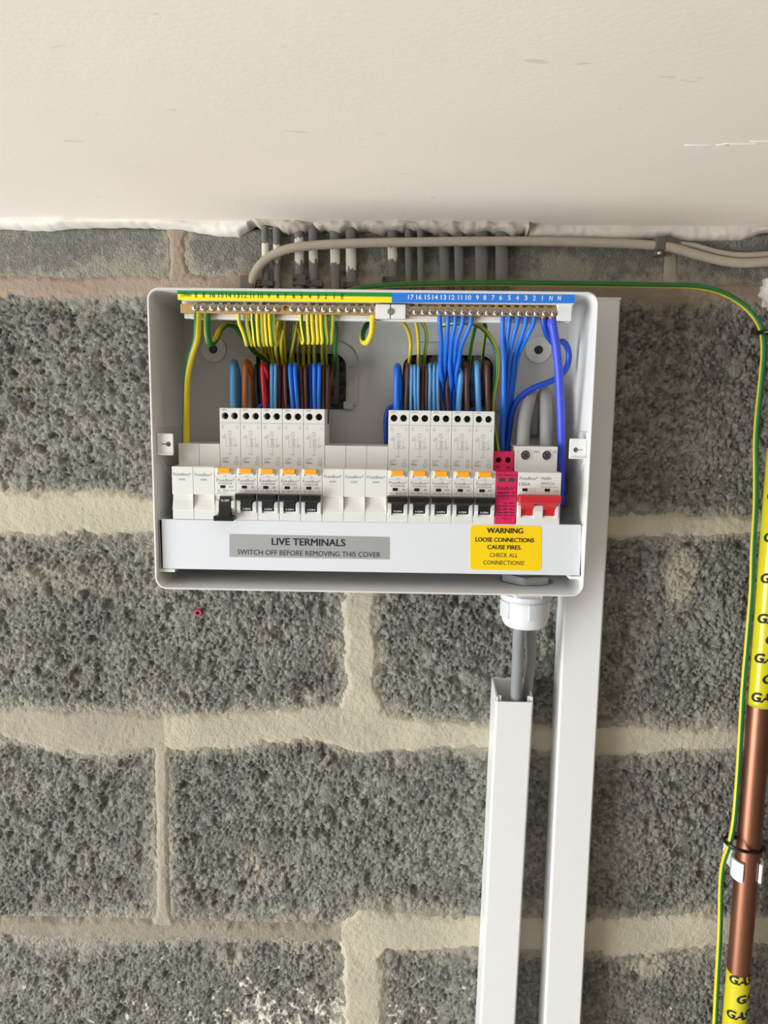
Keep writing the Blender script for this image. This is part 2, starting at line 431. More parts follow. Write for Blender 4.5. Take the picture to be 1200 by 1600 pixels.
def make_block(x0, x1, z0, z1, smooth):
    infr = x1 > FX0 and x0 < FX1 and z1 > FZ0
    st = 0.00105 if infr else 0.006
    def axis(a, b, lo, hi):
        if not infr: return np.linspace(a, b, max(2, int((b - a) / st)))
        parts = []
        if a < lo: parts.append(np.linspace(a, lo, max(2, int((lo - a) / 0.006)))[:-1])
        A, Bq = max(a, lo), min(b, hi)
        parts.append(np.linspace(A, Bq, max(2, int((Bq - A) / st))))
        if b > hi: parts.append(np.linspace(hi, b, max(2, int((b - hi) / 0.006)))[1:])
        return np.concatenate(parts)
    xs, zs = axis(x0, x1, FX0, FX1), axis(z0, z1, FZ0, 1)
    X, Z = np.meshgrid(xs, zs)
    d = joint_dist(X, Z)
    near = np.clip(1 - d / (0.010 + 0.040 * np.clip(fbm(X, Z, 0.07, 201, 2) - 0.35, 0, 1)), 0, 1)
    h, tone = block_heights(X, Z, np.clip(smooth + 0.75 * near, 0, 1.0) if smooth < 0.9 else smooth + near * 0)
    sm = np.clip((0.006 - d) / 0.014 + (fbm(X, Z, 0.014, 55, 3) - 0.55) * 2.2, 0, 0.85)
    sm = np.maximum(sm, np.clip(near * 0.9 + (fbm(X, Z, 0.006, 57, 3) - 0.62) * 1.8, 0, 0.6))
    n = fbm(X, Z, 0.012, 61, 3)
    for p, rx, rz, s in PW:
        q = np.clip(1.3 - np.sqrt(((X - p.x) / rx) ** 2 + ((Z - p.z) / rz) ** 2), 0, 1)
        sm = np.maximum(sm, np.clip(q * 2 + (n - 0.55) * 2.5, 0, 1) * (q > 0) * s)
    fk = np.exp(-((X - FLK.x) / 0.17) ** 2 - ((Z - FLK.z) / 0.050) ** 2) * 0.95 + (fbm(X, Z, 0.006, 77, 2) - 0.66) * 2.2 + (tone - 0.6) * 0.5
    fk = np.clip((fk - 0.42) * 6, 0, 1) * (Z < -0.5)
    # rounded arrises running into the joint
    e = np.minimum(np.minimum(X - x0, x1 - X), np.minimum(Z - z0, z1 - Z))
    h = h - 0.006 * np.clip(1 - e / 0.006, 0, 1) ** 2
    # side skirt so that the block is solid
    me = grid_mesh('concrete_block', X, -h + 0.0015, Z, {'tone': tone, 'smear': sm, 'fleck': fk})
    bm = bmesh.new(); bm.from_mesh(me)
    be = [e_ for e_ in bm.edges if e_.is_boundary]
    g = bmesh.ops.extrude_edge_only(bm, edges=be)
    for v in g['geom']:
        if isinstance(v, bmesh.types.BMVert): v.co.y = 0.02
    bm.to_mesh(me); bm.free()
    o = obj('concrete_block', me, M_BLOCK, wall)
    return o
zc = [0.1985] + [float(np.interp(0, e[:, 0], (e[:, 1] + e[:, 2]) / 2)) for _, e in BEDS] + [-0.745, -0.97]
vx = [[float(np.mean(VERT[0][1][:, 1:])), float(np.mean(VERT[1][1][:, 1:]))], [0.0], [float(np.mean(VERT[2][1][:, 1:]))],
      [float(np.mean(VERT[3][1][:, 1:])), 0.2005], [float(np.mean(VERT[6][1][:, 1:]))], [-0.215, 0.235]]
for row in range(6):
    xs = vx[row]
    xs = [xs[0] - 0.45 * k for k in (3, 2, 1)] + xs + [xs[-1] + 0.45 * k for k in (1, 2, 3)]
    for a, b in zip(xs[:-1], xs[1:]):
        make_block(a + 0.002, b - 0.002, zc[row + 1] + 0.002, zc[row] - 0.002, [2.5, 0.05, 0.12, 0.2, 0.3, 0.2][row])
def side_perpend(x, z0, z1):
    bm = B(); box(bm, x - 0.008, x + 0.008, -0.0005, 0.012, z0, z1); obj('mortar_joint', bm, M_MORT['cream'], wall)
def make_joint(x0, x1, z0, z1, kind, only, wob=1.0):
    xs = np.linspace(x0, x1, int((x1 - x0) / 0.0012) + 2)
    if x1 - x0 > 0.6: xs = np.concatenate([np.arange(x0, FX0, 0.006), np.arange(FX0, FX1, 0.0013), np.arange(FX1, x1, 0.006)])
    if x1 - x0 > 0.6: xs = np.concatenate([[x0], xs[(xs > x0 + 1e-4) & (xs < x1 - 1e-4)], [x1]])
    zs = np.linspace(z0, z1, int((z1 - z0) / 0.0012) + 2)
    X, Z = np.meshgrid(xs, zs)
    d = only(X, Z) + wob * ((fbm(X, Z, 0.022, 5, 3) - 0.5) * 0.010 + (fbm(X, Z, 0.005, 15, 2) - 0.5) * 0.004)
    h = 0.0016 + 0.0018 * (fbm(X, Z, 0.03, 31, 3) - 0.5) + 0.0011 * (fbm(X, Z, 0.0036, 33, 2) - 0.5)
    fall = np.clip((d + 0.004) / 0.013, 0, 1)
    h = h - fall ** 1.3 * 0.0095
    if kind == 'grey': h = h - 0.0008
    return obj('mortar_joint', grid_mesh('mortar_joint', X, -h, Z), M_MORT[kind], wall)
for row in range(5):
    for k in (1, 2):
        side_perpend(vx[row][0] - 0.45 * k, zc[row + 1], zc[row]); side_perpend(vx[row][-1] + 0.45 * k, zc[row + 1], zc[row])
for i, (c, e) in enumerate(BEDS):
    def only(X, Z, e=e):
        zt, zb = np.interp(X, e[:, 0], e[:, 1]), np.interp(X, e[:, 0], e[:, 2])
        return np.maximum(Z - zt, zb - Z)
    split_ = [None, None, (at(256, 1145, 0).x, 'dull', 'cream'), (at(532, 1455, 0).x, 'dark', 'cream')][i]
    for xa_, xb_, kk in ([(-1.30, 1.30, c)] if not split_ else [(-1.30, split_[0] + 0.001, split_[1]), (split_[0] + 0.001, 1.30, split_[2])]):
        make_joint(xa_, xb_, e[:, 2].min() - 0.014, e[:, 1].max() + 0.014, kk, only)
for c, e, row in VERT:
    def only(X, Z, e=e):
        xl, xr = np.interp(Z, e[:, 0], e[:, 1]), np.interp(Z, e[:, 0], e[:, 2])
        return np.maximum(xl - X, X - xr)
    make_joint(e[:, 1].min() - 0.014, e[:, 2].max() + 0.014, e[0, 0] - 0.004, e[-1, 0] + 0.004, c, only, 0.3 if c == 'grey' else 1.0)

# ------------------------------------------------------------------ ceiling
def ceiling_material():
    m = mat('painted_ceiling', (247, 237, 227), rough=0.75, var=0.03, scale=9, bump=0.12, bscale=260, spec=0.25)
    n, l = m.node_tree.nodes, m.node_tree.links
    b = n['Principled BSDF']; src = b.inputs['Base Color'].links[0].from_socket
    tc = n.new('ShaderNodeTexCoord'); mp = n.new('ShaderNodeMapping'); mp.inputs['Scale'].default_value = (26, 95, 1); mp.inputs['Rotation'].default_value = (0, 0, 0.35)
    l.new(tc.outputs['Object'], mp.inputs['Vector'])
    nz = n.new('ShaderNodeTexNoise'); nz.inputs['Scale'].default_value = 1.0; nz.inputs['Detail'].default_value = 3; nz.inputs['Distortion'].default_value = 1.2
    l.new(mp.outputs[0], nz.inputs['Vector'])
    r = n.new('ShaderNodeMapRange'); r.inputs[1].default_value = 0.69; r.inputs[2].default_value = 0.74; r.inputs[4].default_value = 0.28
    l.new(nz.outputs['Fac'], r.inputs[0])
    mx = n.new('ShaderNodeMix'); mx.data_type = 'RGBA'; mx.inputs[7].default_value = lin((170, 158, 146)) + (1,)
    l.new(r.outputs[0], mx.inputs[0]); l.new(src, mx.inputs[6]); l.new(mx.outputs[2], b.inputs['Base Color'])
    return m
prof = [(-3.6, 0.2085), (-0.30, 0.2080), (-0.20, 0.2072), (-0.13, 0.2062), (-0.085, 0.2050), (-0.055, 0.2034), (-0.035, 0.2018), (-0.022, 0.2003), (-0.012, 0.1990), (-0.006, 0.1985), (0.002, 0.1990), (0.012, 0.2150), (0.012, 0.28), (-3.6, 0.28)]
bm = B(); prism_x(bm, prof, -2.4, 2.4)
ceil = tag(obj('ceiling', bm, ceiling_material(), smooth=math.radians(25)), 'off-white painted ceiling with small scuffs', 'ceiling', kind='structure')
# ragged bead of filler where the ceiling meets the blocks
low = [(-40, 356), (0, 356), (80, 359), (110, 354), (180, 353), (250, 354), (300, 360), (340, 367), (372, 369), (384, 360), (398, 352), (425, 355), (442, 363), (462, 366), (486, 361), (508, 360), (532, 368), (552, 359), (575, 358), (600, 366), (628, 363), (655, 361), (690, 365), (722, 369), (760, 364), (800, 371), (814, 370), (818, 362), (830, 375), (900, 373), (960, 376), (1010, 372), (1050, 368), (1085, 375), (1120, 374), (1160, 373), (1185, 366), (1200, 360), (1240, 362)]
lw = np.array([(at(a, b, -0.006).x, at(a, b, -0.006).z) for a, b in low])
def bead(name, x0, x1, m, depth=0.011, rag=0.35):
    xs = np.linspace(x0, x1, int((x1 - x0) / 0.0015)); ts = np.linspace(0, 1, 18)
    X, T = np.meshgrid(xs, ts)
    zb = np.interp(X, lw[:, 0], lw[:, 1]) + (fbm(X, X * 0, 0.006, 4, 2) - 0.5) * 0.004 * rag
    dp = depth * (0.6 + 0.9 * fbm(X, T * 0.004, 0.02 + 0.05 * (1 - rag), 9, 3))
    Y = -dp * np.cos(T * PI / 2) ** 0.8 * (1 + 0.15 * np.sin(T * PI)) + 0.004 * T - 0.002 * np.sin(T * PI)
    Y += (fbm(X, T * 0.02, 0.006, 14, 2) - 0.5) * 0.0028 * rag
    Z = 0.2005 + (zb - 0.2005) * np.sin(T * PI / 2) ** 0.9
    return obj(name, grid_mesh(name, X, Y, Z), m, ceil)
bead('filler_bead', -0.46, at(392, 355, 0).x, mat('white_filler', (236, 230, 219), rough=0.6, var=0.05, bump=0.3, bscale=200))
bead('filler_bead', at(822, 355, 0).x - 0.001, 0.46, mat('smooth_filler', (228, 221, 209), rough=0.7, var=0.1, scale=40, bump=0.3, bscale=200), 0.006, 0.5)
bead('filler_bead', at(392, 355, 0).x - 0.001, at(822, 355, 0).x, mat('dirty_filler', (206, 196, 180), rough=0.8, var=0.18, scale=60, bump=0.5, bscale=250), 0.0125, 1.0)
# chipped paint on the ceiling edge
for px, py, sx_, sy_ in ((1034, 341, 0.0055, 0.0022), (1047, 338, 0.0035, 0.0016), (1092, 227, 0.010, 0.0007), (1128, 226.5, 0.0045, 0.0012), (1158, 225, 0.013, 0.0007), (1195, 221, 0.010, 0.0007)):
    d = RM @ np.array([(px - 600) / F_PX, 1, -(py - 800) / F_PX]); zc_ = 0.2015 if py > 300 else 0.2069
    t = (zc_ - CAM[2]) / d[2]; p = CAM + t * d
    bm = B(); bmesh.ops.create_icosphere(bm, subdivisions=2, radius=1)
    for v in bm.verts:
        k = 1 + 0.5 * (math.sin(v.co.x * 5 + px) * math.cos(v.co.y * 4 + py))
        v.co = Vector((v.co.x * sx_ * (0.6 + 0.4 * k), v.co.y * sy_ * k, v.co.z * 0.0005))
    obj('paint_flake', bm, mat('paint_flake', (244, 240, 232), rough=0.6), ceil, loc=p, smooth=True)
fl = B(); box(fl, -2.4, 2.4, -3.6, 0.15, -2.16, -2.1)
tag(obj('floor', fl, mat('garage_floor', (205, 198, 188), rough=0.8, var=0.1, scale=6)), 'plain grey concrete garage floor', 'floor', kind='structure')

# ------------------------------------------------------------------ materials of the things
PVC = mat('white_pvc', (232, 232, 230), rough=0.32, var=0.02)
SHELL = mat('grey_white_shell', (222, 221, 218), rough=0.35, var=0.02)
MOD = mat('white_module_plastic', (226, 225, 219), rough=0.42, var=0.02)
COVER = mat('white_cover_plastic', (226, 229, 233), rough=0.22, var=0.01)
BLACK = mat('black_plastic', (22, 22, 23), rough=0.35, var=0.1)
ORANGE = mat('orange_button', (250, 170, 40), rough=0.4)
INK = mat('grey_ink', (128, 128, 126), rough=0.7)
INKD = mat('black_ink', (24, 24, 26), rough=0.7)
INKW = mat('white_ink', (240, 242, 245), rough=0.7)
LEDD = mat('dark_red_window', (52, 12, 16), rough=0.3)
LEDG = mat('dark_green_window', (28, 48, 36), rough=0.3)
PINK = mat('crimson_plastic', (214, 36, 92), rough=0.4)
RED = mat('red_plastic', (198, 42, 52), rough=0.35)
STEEL = mat('zinc_steel', (196, 196, 198), rough=0.3, metal=1.0, var=0.1)
BRASS = mat('brass_bar', (205, 172, 118), rough=0.38, metal=0.85, var=0.12)
COPPER_W = mat('bare_copper', (214, 130, 84), rough=0.35, metal=0.9)
GREYP = mat('grey_plastic', (168, 170, 170), rough=0.45)
DKMETAL = mat('dark_screw', (70, 68, 66), rough=0.4, metal=0.8)
WHITEP = mat('white_plastic', (236, 236, 233), rough=0.35)

# ------------------------------------------------------------------ the fuse board housing
HX, HZ, RIM, BACK = 0.1816, 0.1246, -0.105, -0.014
unit = thing('fuse_board', 'open white fuse board housing on the block wall, front cover removed', 'fuse board', (0, BACK, 0))
OFF = Vector((0, BACK, 0))
def upart(name, bm, m, parent=None, smooth=None):
    o = obj(name, bm, m, unit if parent is None else parent, smooth=smooth)
    if parent is None: o.location = -OFF
    return o
def shell():
    bm = B()
    layers = []
    T = 0.0022
    for (dx, y, r) in ((0.0, -0.012, 0.010), (0.0, RIM + 0.0012, 0.010), (0.0009, RIM, 0.0095), (T - 0.0006, RIM, 0.0085), (T, RIM + 0.001, 0.008), (T + 0.0012, BACK, 0.007)):
        ring = [bm.verts.new((x, y, z)) for x, z in rrect(-HX + dx, HX - dx, -HZ + dx, HZ - dx, r, 6)]
        layers.append(ring)
    n = len(layers[0])
    for a, b in zip(layers[:-1], layers[1:]):
        for k in range(n): bm.faces.new((a[k], a[(k + 1) % n], b[(k + 1) % n], b[k]))
    a, b = layers[-1], layers[0]
    bmesh.ops.recalc_face_normals(bm, faces=bm.faces)
    return bm
upart('shell', shell(), SHELL, smooth=math.radians(35))
# back plate made of strips that leave the two cable entries open
L0, L1 = at(400, 553, BACK).x, at(541, 553, BACK).x
R0, R1 = at(630, 553, BACK).x, at(772, 553, BACK).x
ZT, ZB = at(470, 552, BACK).z, 0.0290
bm = B(); IX, IZ = HX - 0.0026, HZ - 0.0026
for a, b, c, d in ((-IX, IX, ZT, IZ), (-IX, IX, -IZ, ZB), (-IX, L0, ZB, ZT), (L1, R0, ZB, ZT), (R1, IX, ZB, ZT)):
    box(bm, a, b, BACK, -0.0115, c, d)
for cx_, sg in ((L1, 1), (R0, -1), (R1, 1)):     # rounded upper corners of the entries
    rr = 0.012
    arc = [(cx_ - sg * rr + sg * rr * math.cos(t_), ZT - rr + rr * math.sin(t_)) for t_ in [PI / 2 * k / 6 for k in range(7)]]
    prism_y(bm, [(cx_ + sg * 0.0001, ZT + 0.0001)] + (arc if sg > 0 else arc), BACK, -0.0115)
upart('back_plate', bm, mat('back_plate', (212, 210, 205), rough=0.45, var=0.02))
for a, b in ((L0, L1), (R0, R1)):
    # raised rounded edging over the top and right side of the entry
    path = [(b + 0.0065, ZB + 0.004)] + [(b + 0.0065, ZT - 0.012)]
    for k in range(7):
        t = PI / 2 * k / 6; path.append((b + 0.0065 - 0.016 * (1 - math.cos(t)), ZT - 0.012 + 0.018 * math.sin(t)))
    path += [(a + 0.012, ZT + 0.006)]
    bm = B()
    wv = 0.0048; vs = []
    for i, (x, z) in enumerate(path):
        p0, p1 = path[max(0, i - 1)], path[min(len(path) - 1, i + 1)]
        tx, tz = p1[0] - p0[0], p1[1] - p0[1]; L = math.hypot(tx, tz); nx, nz = tz / L, -tx / L
        vs.append([bm.verts.new((x + nx * s * wv, y, z + nz * s * wv)) for s, y in ((1, BACK), (1, BACK - 0.002), (-1, BACK - 0.002), (-1, BACK + 0.001))])
    for i in range(len(vs) - 1):
        for k in range(4): bm.faces.new((vs[i][k], vs[i][(k + 1) % 4], vs[i + 1][(k + 1) % 4], vs[i + 1][k]))
    bm.faces.new(vs[0]); bm.faces.new(vs[-1]); bmesh.ops.recalc_face_normals(bm, faces=bm.faces)
    upart('entry_edging', bm, mat('grey_edging', (200, 198, 193), rough=0.6))
    bm = B(); box(bm, b - 0.002, b + 0.0075, BACK - 0.006, BACK, ZB + 0.0005, ZB + 0.0075, 0.0008)
    upart('edging_stop', bm, mat('grey_edging2', (200, 198, 193), rough=0.5))
# fixing discs with screws and stand-off spacers behind
for px, py in ((334, 546), (841, 547)):
    p = at(px, py, BACK)
    bm = B(); lathe(bm, [(0.0122, 0), (0.0122, -0.0012), (0.0116, -0.0020), (0.0040, -0.0022), (0.0038, -0.0012)], (p.x, BACK, p.z), seg=36)
    d = upart('fixing_washer', bm, mat('washer_plastic', (228, 227, 220), rough=0.45), smooth=math.radians(40))
    bm = B(); lathe(bm, [(0.0037, 0), (0.0037, -0.0018), (0.0030, -0.0026)], (p.x, BACK - 0.0008, p.z), seg=20)
    box(bm, p.x - 0.0020, p.x + 0.0020, BACK - 0.0037, BACK - 0.0030, p.z - 0.0004, p.z + 0.0004)
    box(bm, p.x - 0.0004, p.x + 0.0004, BACK - 0.0037, BACK - 0.0030, p.z - 0.0020, p.z + 0.0020)
    obj('screw', bm, DKMETAL, d)
    bm = B(); lathe(bm, [(0.009, 0), (0.009, -0.0130)], (p.x, 0.003, p.z), seg=20)
    upart('spacer', bm, SHELL)
for sx in (-1, 1):
    for z in (-0.105,):
        bm = B(); lathe(bm, [(0.009, 0), (0.009, -0.0130)], (sx * 0.15, 0.003, z), seg=20); upart('spacer', bm, SHELL)
# stepped inner cheeks and the two lid-fixing tabs with keyholes
for sx, pa, pb in ((-1, (243, 677), (272, 711)), (1, (890, 685), (921, 717))):
    a, b = at(*pa, -0.097), at(*pb, -0.097)
    x_in = sx * (HX - 0.0022)
    bm = B(); x0, x1 = sorted((x_in, x_in - sx * 0.0011)); box(bm, x0, x1, -0.0985, BACK, -0.066, a.z + 0.0055, 0.0004)
    upart('side_plate', bm, SHELL)
    bm = B()
    x0, x1 = sorted((x_in + sx * 0.001, b.x if sx < 0 else a.x))
    box(bm, x0, x1, -0.0985, -0.0965, b.z, a.z, 0.0006)
    # boxed edges round the tab
    box(bm, x0, x1, -0.1002, -0.097, a.z - 0.0011, a.z, 0.0003); box(bm, x0, x1, -0.1002, -0.097, b.z, b.z + 0.0011, 0.0003)
    me = bpy.data.meshes.new('mounting_tab'); bm.to_mesh(me); bm.free()
    kx, kz = (256 + 7, 694) if sx < 0 else (900, 703)
    k = at(kx, kz, -0.0985)
    arc = [(k.x + sx * 0.0058, k.z - 0.0006), (k.x + sx * 0.0058, k.z + 0.0006)]
    a0 = math.asin(0.0006 / 0.0021)
    arc += [(k.x + sx * 0.0021 * math.cos(t_), k.z + 0.0021 * math.sin(t_)) for t_ in [a0 + (2 * PI - 2 * a0) * q / 20 for q in range(21)]]
    bc = B(); prism_y(bc, arc, -0.104, -0.090)
    upart('mounting_tab', cut(me, bc), WHITEP)
    # gusset below the tab
    bm = B(); prism_x(bm, [(-0.097, b.z), (-0.097, b.z - 0.002), (-0.03, b.z - 0.045), (-0.028, b.z - 0.043)], *sorted((x_in, x_in - sx * 0.0022))); upart('gusset', bm, SHELL)
# rail that the modules clip to
bm = B()
box(bm, -0.168, 0.1735, -0.034, -0.032, -0.0565, -0.0265); box(bm, -0.168, 0.1735, -0.041, -0.0395, -0.0265, -0.0215); box(bm, -0.168, 0.1735, -0.041, -0.0395, -0.0615, -0.0565)
box(bm, -0.168, 0.1735, -0.0405, -0.032, -0.0272, -0.0258); box(bm, -0.168, 0.1735, -0.0405, -0.032, -0.0572, -0.0558)
box(bm, 0.1722, 0.1745, -0.040, BACK, -0.060, -0.023); box(bm, -0.169, -0.167, -0.040, BACK, -0.060, -0.023)
rail = upart('module_rail', bm, mat('rail_steel', (150, 150, 146), rough=0.45, metal=0.6))
bm = B(); lathe(bm, [(0.0034, 0), (0.0034, -0.0025), (0.0026, -0.0034)], (0.166, -0.034, -0.036), seg=14); obj('rail_screw', bm, STEEL, rail)

# ------------------------------------------------------------------ terminal bars and their label strips (top of the housing)
YB = -0.097
def bz(px, py, y=YB): return at(px, py, y)
bar_dz0, bar_dz1 = bz(600, 492.5).z, bz(600, 478).z
# plastic carrier
bm = B()
xa, xb = bz(284, 484).x, bz(893, 486).x
box(bm, xa, xb, -0.0905, -0.085, bar_dz0 - 0.0035, bar_dz1 + 0.005, 0.0006)
box(bm, xa + 0.006, xb, -0.0908, -0.084, bar_dz0 - 0.0040, bar_dz0 - 0.0012, 0.0005)
box(bm, bz(278, 470).x + 0.004, xb + 0.001, -0.1005, -0.086, bar_dz1 + 0.0022, bar_dz1 + 0.0048, 0.0004)
for px in (298, 627, 880):
    c = bz(px, 480).x; box(bm, c - 0.010, c + 0.010, -0.088, BACK + 0.001, 0.1120, 0.1180, 0.0005)
upart('terminal_carrier', bm, WHITEP)
bm = B()
c0, c1, c2 = bz(587, 484).x, bz(610.5, 484).x, bz(634, 484).x
box(bm, c0, c1 - 0.0003, -0.1005, -0.091, bar_dz0 - 0.003, bar_dz1 + 0.001, 0.0006)
box(bm, c1 + 0.0003, c2, -0.1005, -0.091, bar_dz0 - 0.003, bar_dz1 + 0.001, 0.0006)
hub = upart('centre_block', bm, WHITEP)
bm = B(); lathe(bm, [(0.0028, 0), (0.0028, -0.0012), (0.0022, -0.0018)], (c1, -0.0998, bz(610, 488).z), seg=18)
obj('screw', bm, mat('grey_screw', (150, 146, 138), rough=0.4, metal=0.7), hub)
bm = B(); box(bm, bz(868, 484).x + 0.001, xb, -0.0985, -0.090, bar_dz0 - 0.003, bar_dz1 + 0.004, 0.0006); upart('carrier_end', bm, WHITEP)
def bar_screw():
    bm = B()
    lathe(bm, [(0.0031, 0.0010), (0.0031, -0.0010), (0.0025, -0.0018), (0.0008, -0.0020)], (0, 0, 0), seg=16)
    me = bpy.data.meshes.new('terminal_screw'); bm.to_mesh(me); bm.free()
    return cut(me, cross_cutter(0.0019, 0.00045, -0.004, 0.0002))
SME = bar_screw(); SME.materials.append(STEEL)
SME.shade_smooth(); SME.set_sharp_from_angle(angle=math.radians(50))
EX = [305.7, 318.3, 332.7, 345, 357.3, 370, 382.7, 395, 407.3, 419.3, 432.7, 446.7, 457.7, 470, 482.7, 495, 507.3, 519.3, 532.3, 544.7, 557.3, 569.3, 581.7]
NX = [637, 650.3, 663, 675, 687, 699.7, 712.4, 725, 737.7, 750.4, 763, 775.7, 788, 800.7, 813.4, 826, 839, 852.3, 866]
def ey(px): return 484.2 + (px - 600) * 0.0135 + (0.5 if px > 620 else -0.2) + (1.5 if px > 620 else 0)
for nm, px0, px1, xs in (('earth', 282, 588, EX), ('neutral', 632, 869, NX)):
    bm = B(); x0, x1 = bz(px0, 484).x, bz(px1, 484).x
    box(bm, x0, x1, YB, YB + 0.0066, bar_dz0, bar_dz1, 0.0004)
    if nm == 'earth':
        me = bpy.data.meshes.new('terminal_bar'); bm.to_mesh(me); bm.free()
        q = bz(446.7, ey(446.7)); bc = B(); lathe(bc, [(0.0022, -0.002), (0.0022, 0.0045)], (q.x, YB, q.z), seg=20); bm = cut(me, bc)
    bar = upart('terminal_bar', bm, BRASS)
    bar['label'] = 'brass %s terminal bar with a row of screws' % nm
    for px in xs:
        p = bz(px, ey(px), YB)
        if abs(px - 446.7) < 1:
            continue      # the screw is missing here: an open hole in the bar
        o = obj('terminal_screw', SME, STEEL, bar, loc=(p.x, YB, p.z)); o.rotation_euler = (0, random.uniform(0, PI / 2), 0)
        bm = B(); box(bm, p.x - 0.0014, p.x + 0.0014, YB + 0.0008, YB + 0.005, bar_dz1, bar_dz1 + random.uniform(0.0008, 0.0022)); obj('terminal_stub', bm, BRASS, bar)
# label strips
YL = -0.1035
def strip(name, pts, m, lab):
    bm = B(); f = [bm.verts.new(at(px, py, YL)) for px, py in pts]; b = [bm.verts.new(at(px, py, YL) + Vector((0, 0.0012, 0))) for px, py in pts]
    n = len(f); bm.faces.new(f); bm.faces.new(b[::-1])
    for k in range(n): bm.faces.new((f[k], b[k], b[(k + 1) % n], f[(k + 1) % n]))
    bmesh.ops.recalc_face_normals(bm, faces=bm.faces)
    o = upart(name, bm, m); o['label'] = lab; return o
GREEN = mat('label_green', (30, 140, 62), rough=0.4, var=0.02); YEL = mat('label_yellow', (255, 236, 30), rough=0.4, var=0.02); BLUE = mat('label_blue', (38, 124, 224), rough=0.4, var=0.02)
g = strip('label_strip', [(276.5, 450.5), (612, 453.5), (612, 463.8), (277, 459.7)], GREEN, 'green band of the earth number strip')
y_ = strip('label_strip', [(277, 459.7), (612, 463.8), (612, 472.5), (278.5, 468.5)], YEL, 'yellow band of the earth number strip')
b_ = strip('label_strip', [(612, 453.5), (899, 457.5), (897.5, 473.5), (612, 472.5)], BLUE, 'blue neutral number strip')
P = Print()
for t, px in zip(['E', 'E', '16', '15', '14', '13', '12', '11', '10', '9', '8', '7', '6', '5', '4', '3', '2', '1', 'E'],
                 [306.7, 319, 332, 345, 357, 370, 381.5, 394, 407, 420, 434, 446, 459, 471, 484, 497, 509, 522, 535]):
    p = at(px, 460.7 + (px - 306) * 0.0125, YL); P.text(t, p.x, p.z, 0.0038, 0.0021 * len(t) - (0.0016 if t == '1' else 0) - (0.0012 if t == '11' else 0), YL - 0.0002)
p = at(290.5, 460.3, YL); P.text('2.0Nm', p.x, p.z, 0.0030, 0.0085, YL - 0.0002)
upart('lettering', P.mesh(), INKD, g)
P = Print()
for t, px in zip(['17', '16', '15', '14', '13', '12', '11', '10', '9', '8', '7', '6', '5', '4', '3', '2', '1', 'N', 'N'],
                 [642, 654.7, 668, 680, 693, 706, 719, 732, 746, 757.6, 770.6, 782.5, 796, 808.5, 821.8, 835, 847.6, 861, 874]):
    p = at(px, 464.2 + (px - 642) * 0.007, YL); P.text(t, p.x, p.z, 0.0036, 0.0021 * len(t) - (0.0016 if t == '1' else 0) - (0.0012 if t == '11' else 0) + (0.0007 if t == 'N' else 0), YL - 0.0002, bold=0.02, shear=0.15 if t == 'N' else 0)
upart('lettering', P.mesh(), INKW, b_)

# ------------------------------------------------------------------ modules on the rail
MX0, MW = -0.1655, 0.018
NT, NB, NY, UY = -0.0203, -0.0640, -0.103, -0.083     # nose top, nose bottom, nose front, upper front
_mc = {}
def cached(key, fn):
    if key not in _mc: _mc[key] = fn()
    return _mc[key]
def mesh_of(bm, name):
    me = bpy.data.meshes.new(name); bm.to_mesh(me); bm.free(); return me
def body_mesh(top, wd, uy=UY, by=-0.0405):
    bm = B(); prism_x(bm, [(by, top), (uy, top), (uy, NT), (NY, NT), (NY, NB), (uy, NB - 0.0005), (uy, -0.087), (by, -0.087)], 0.00012, wd - 0.00012, 0.0004)
    return mesh_of(bm, 'body')
def mpart(root, name, key, fn, m, parent=None):
    me = cached(key, fn)
    return obj(name, me, m, root if parent is None else parent)
def cheeks(wd, z0, z1, w=0.0030):
    bm = B()
    for x0, x1 in ((0.0009, 0.0009 + w), (wd - 0.0009 - w, wd - 0.0009)):
        prism_x(bm, [(NY + 0.001, z1), (NY - 0.0022, z1 - 0.001), (NY - 0.0034, (z0 + z1) / 2), (NY - 0.0022, z0 + 0.001), (NY + 0.001, z0)], x0, x1, 0.0003)
    return mesh_of(bm, 'lever_guard')
def drilled(me, cs, r, z, y, deep):
    for cx in cs:
        bc = B(); lathe(bc, [(r, -0.003), (r, deep)], (cx, y, z), seg=24); me = cut(me, bc)
    return me
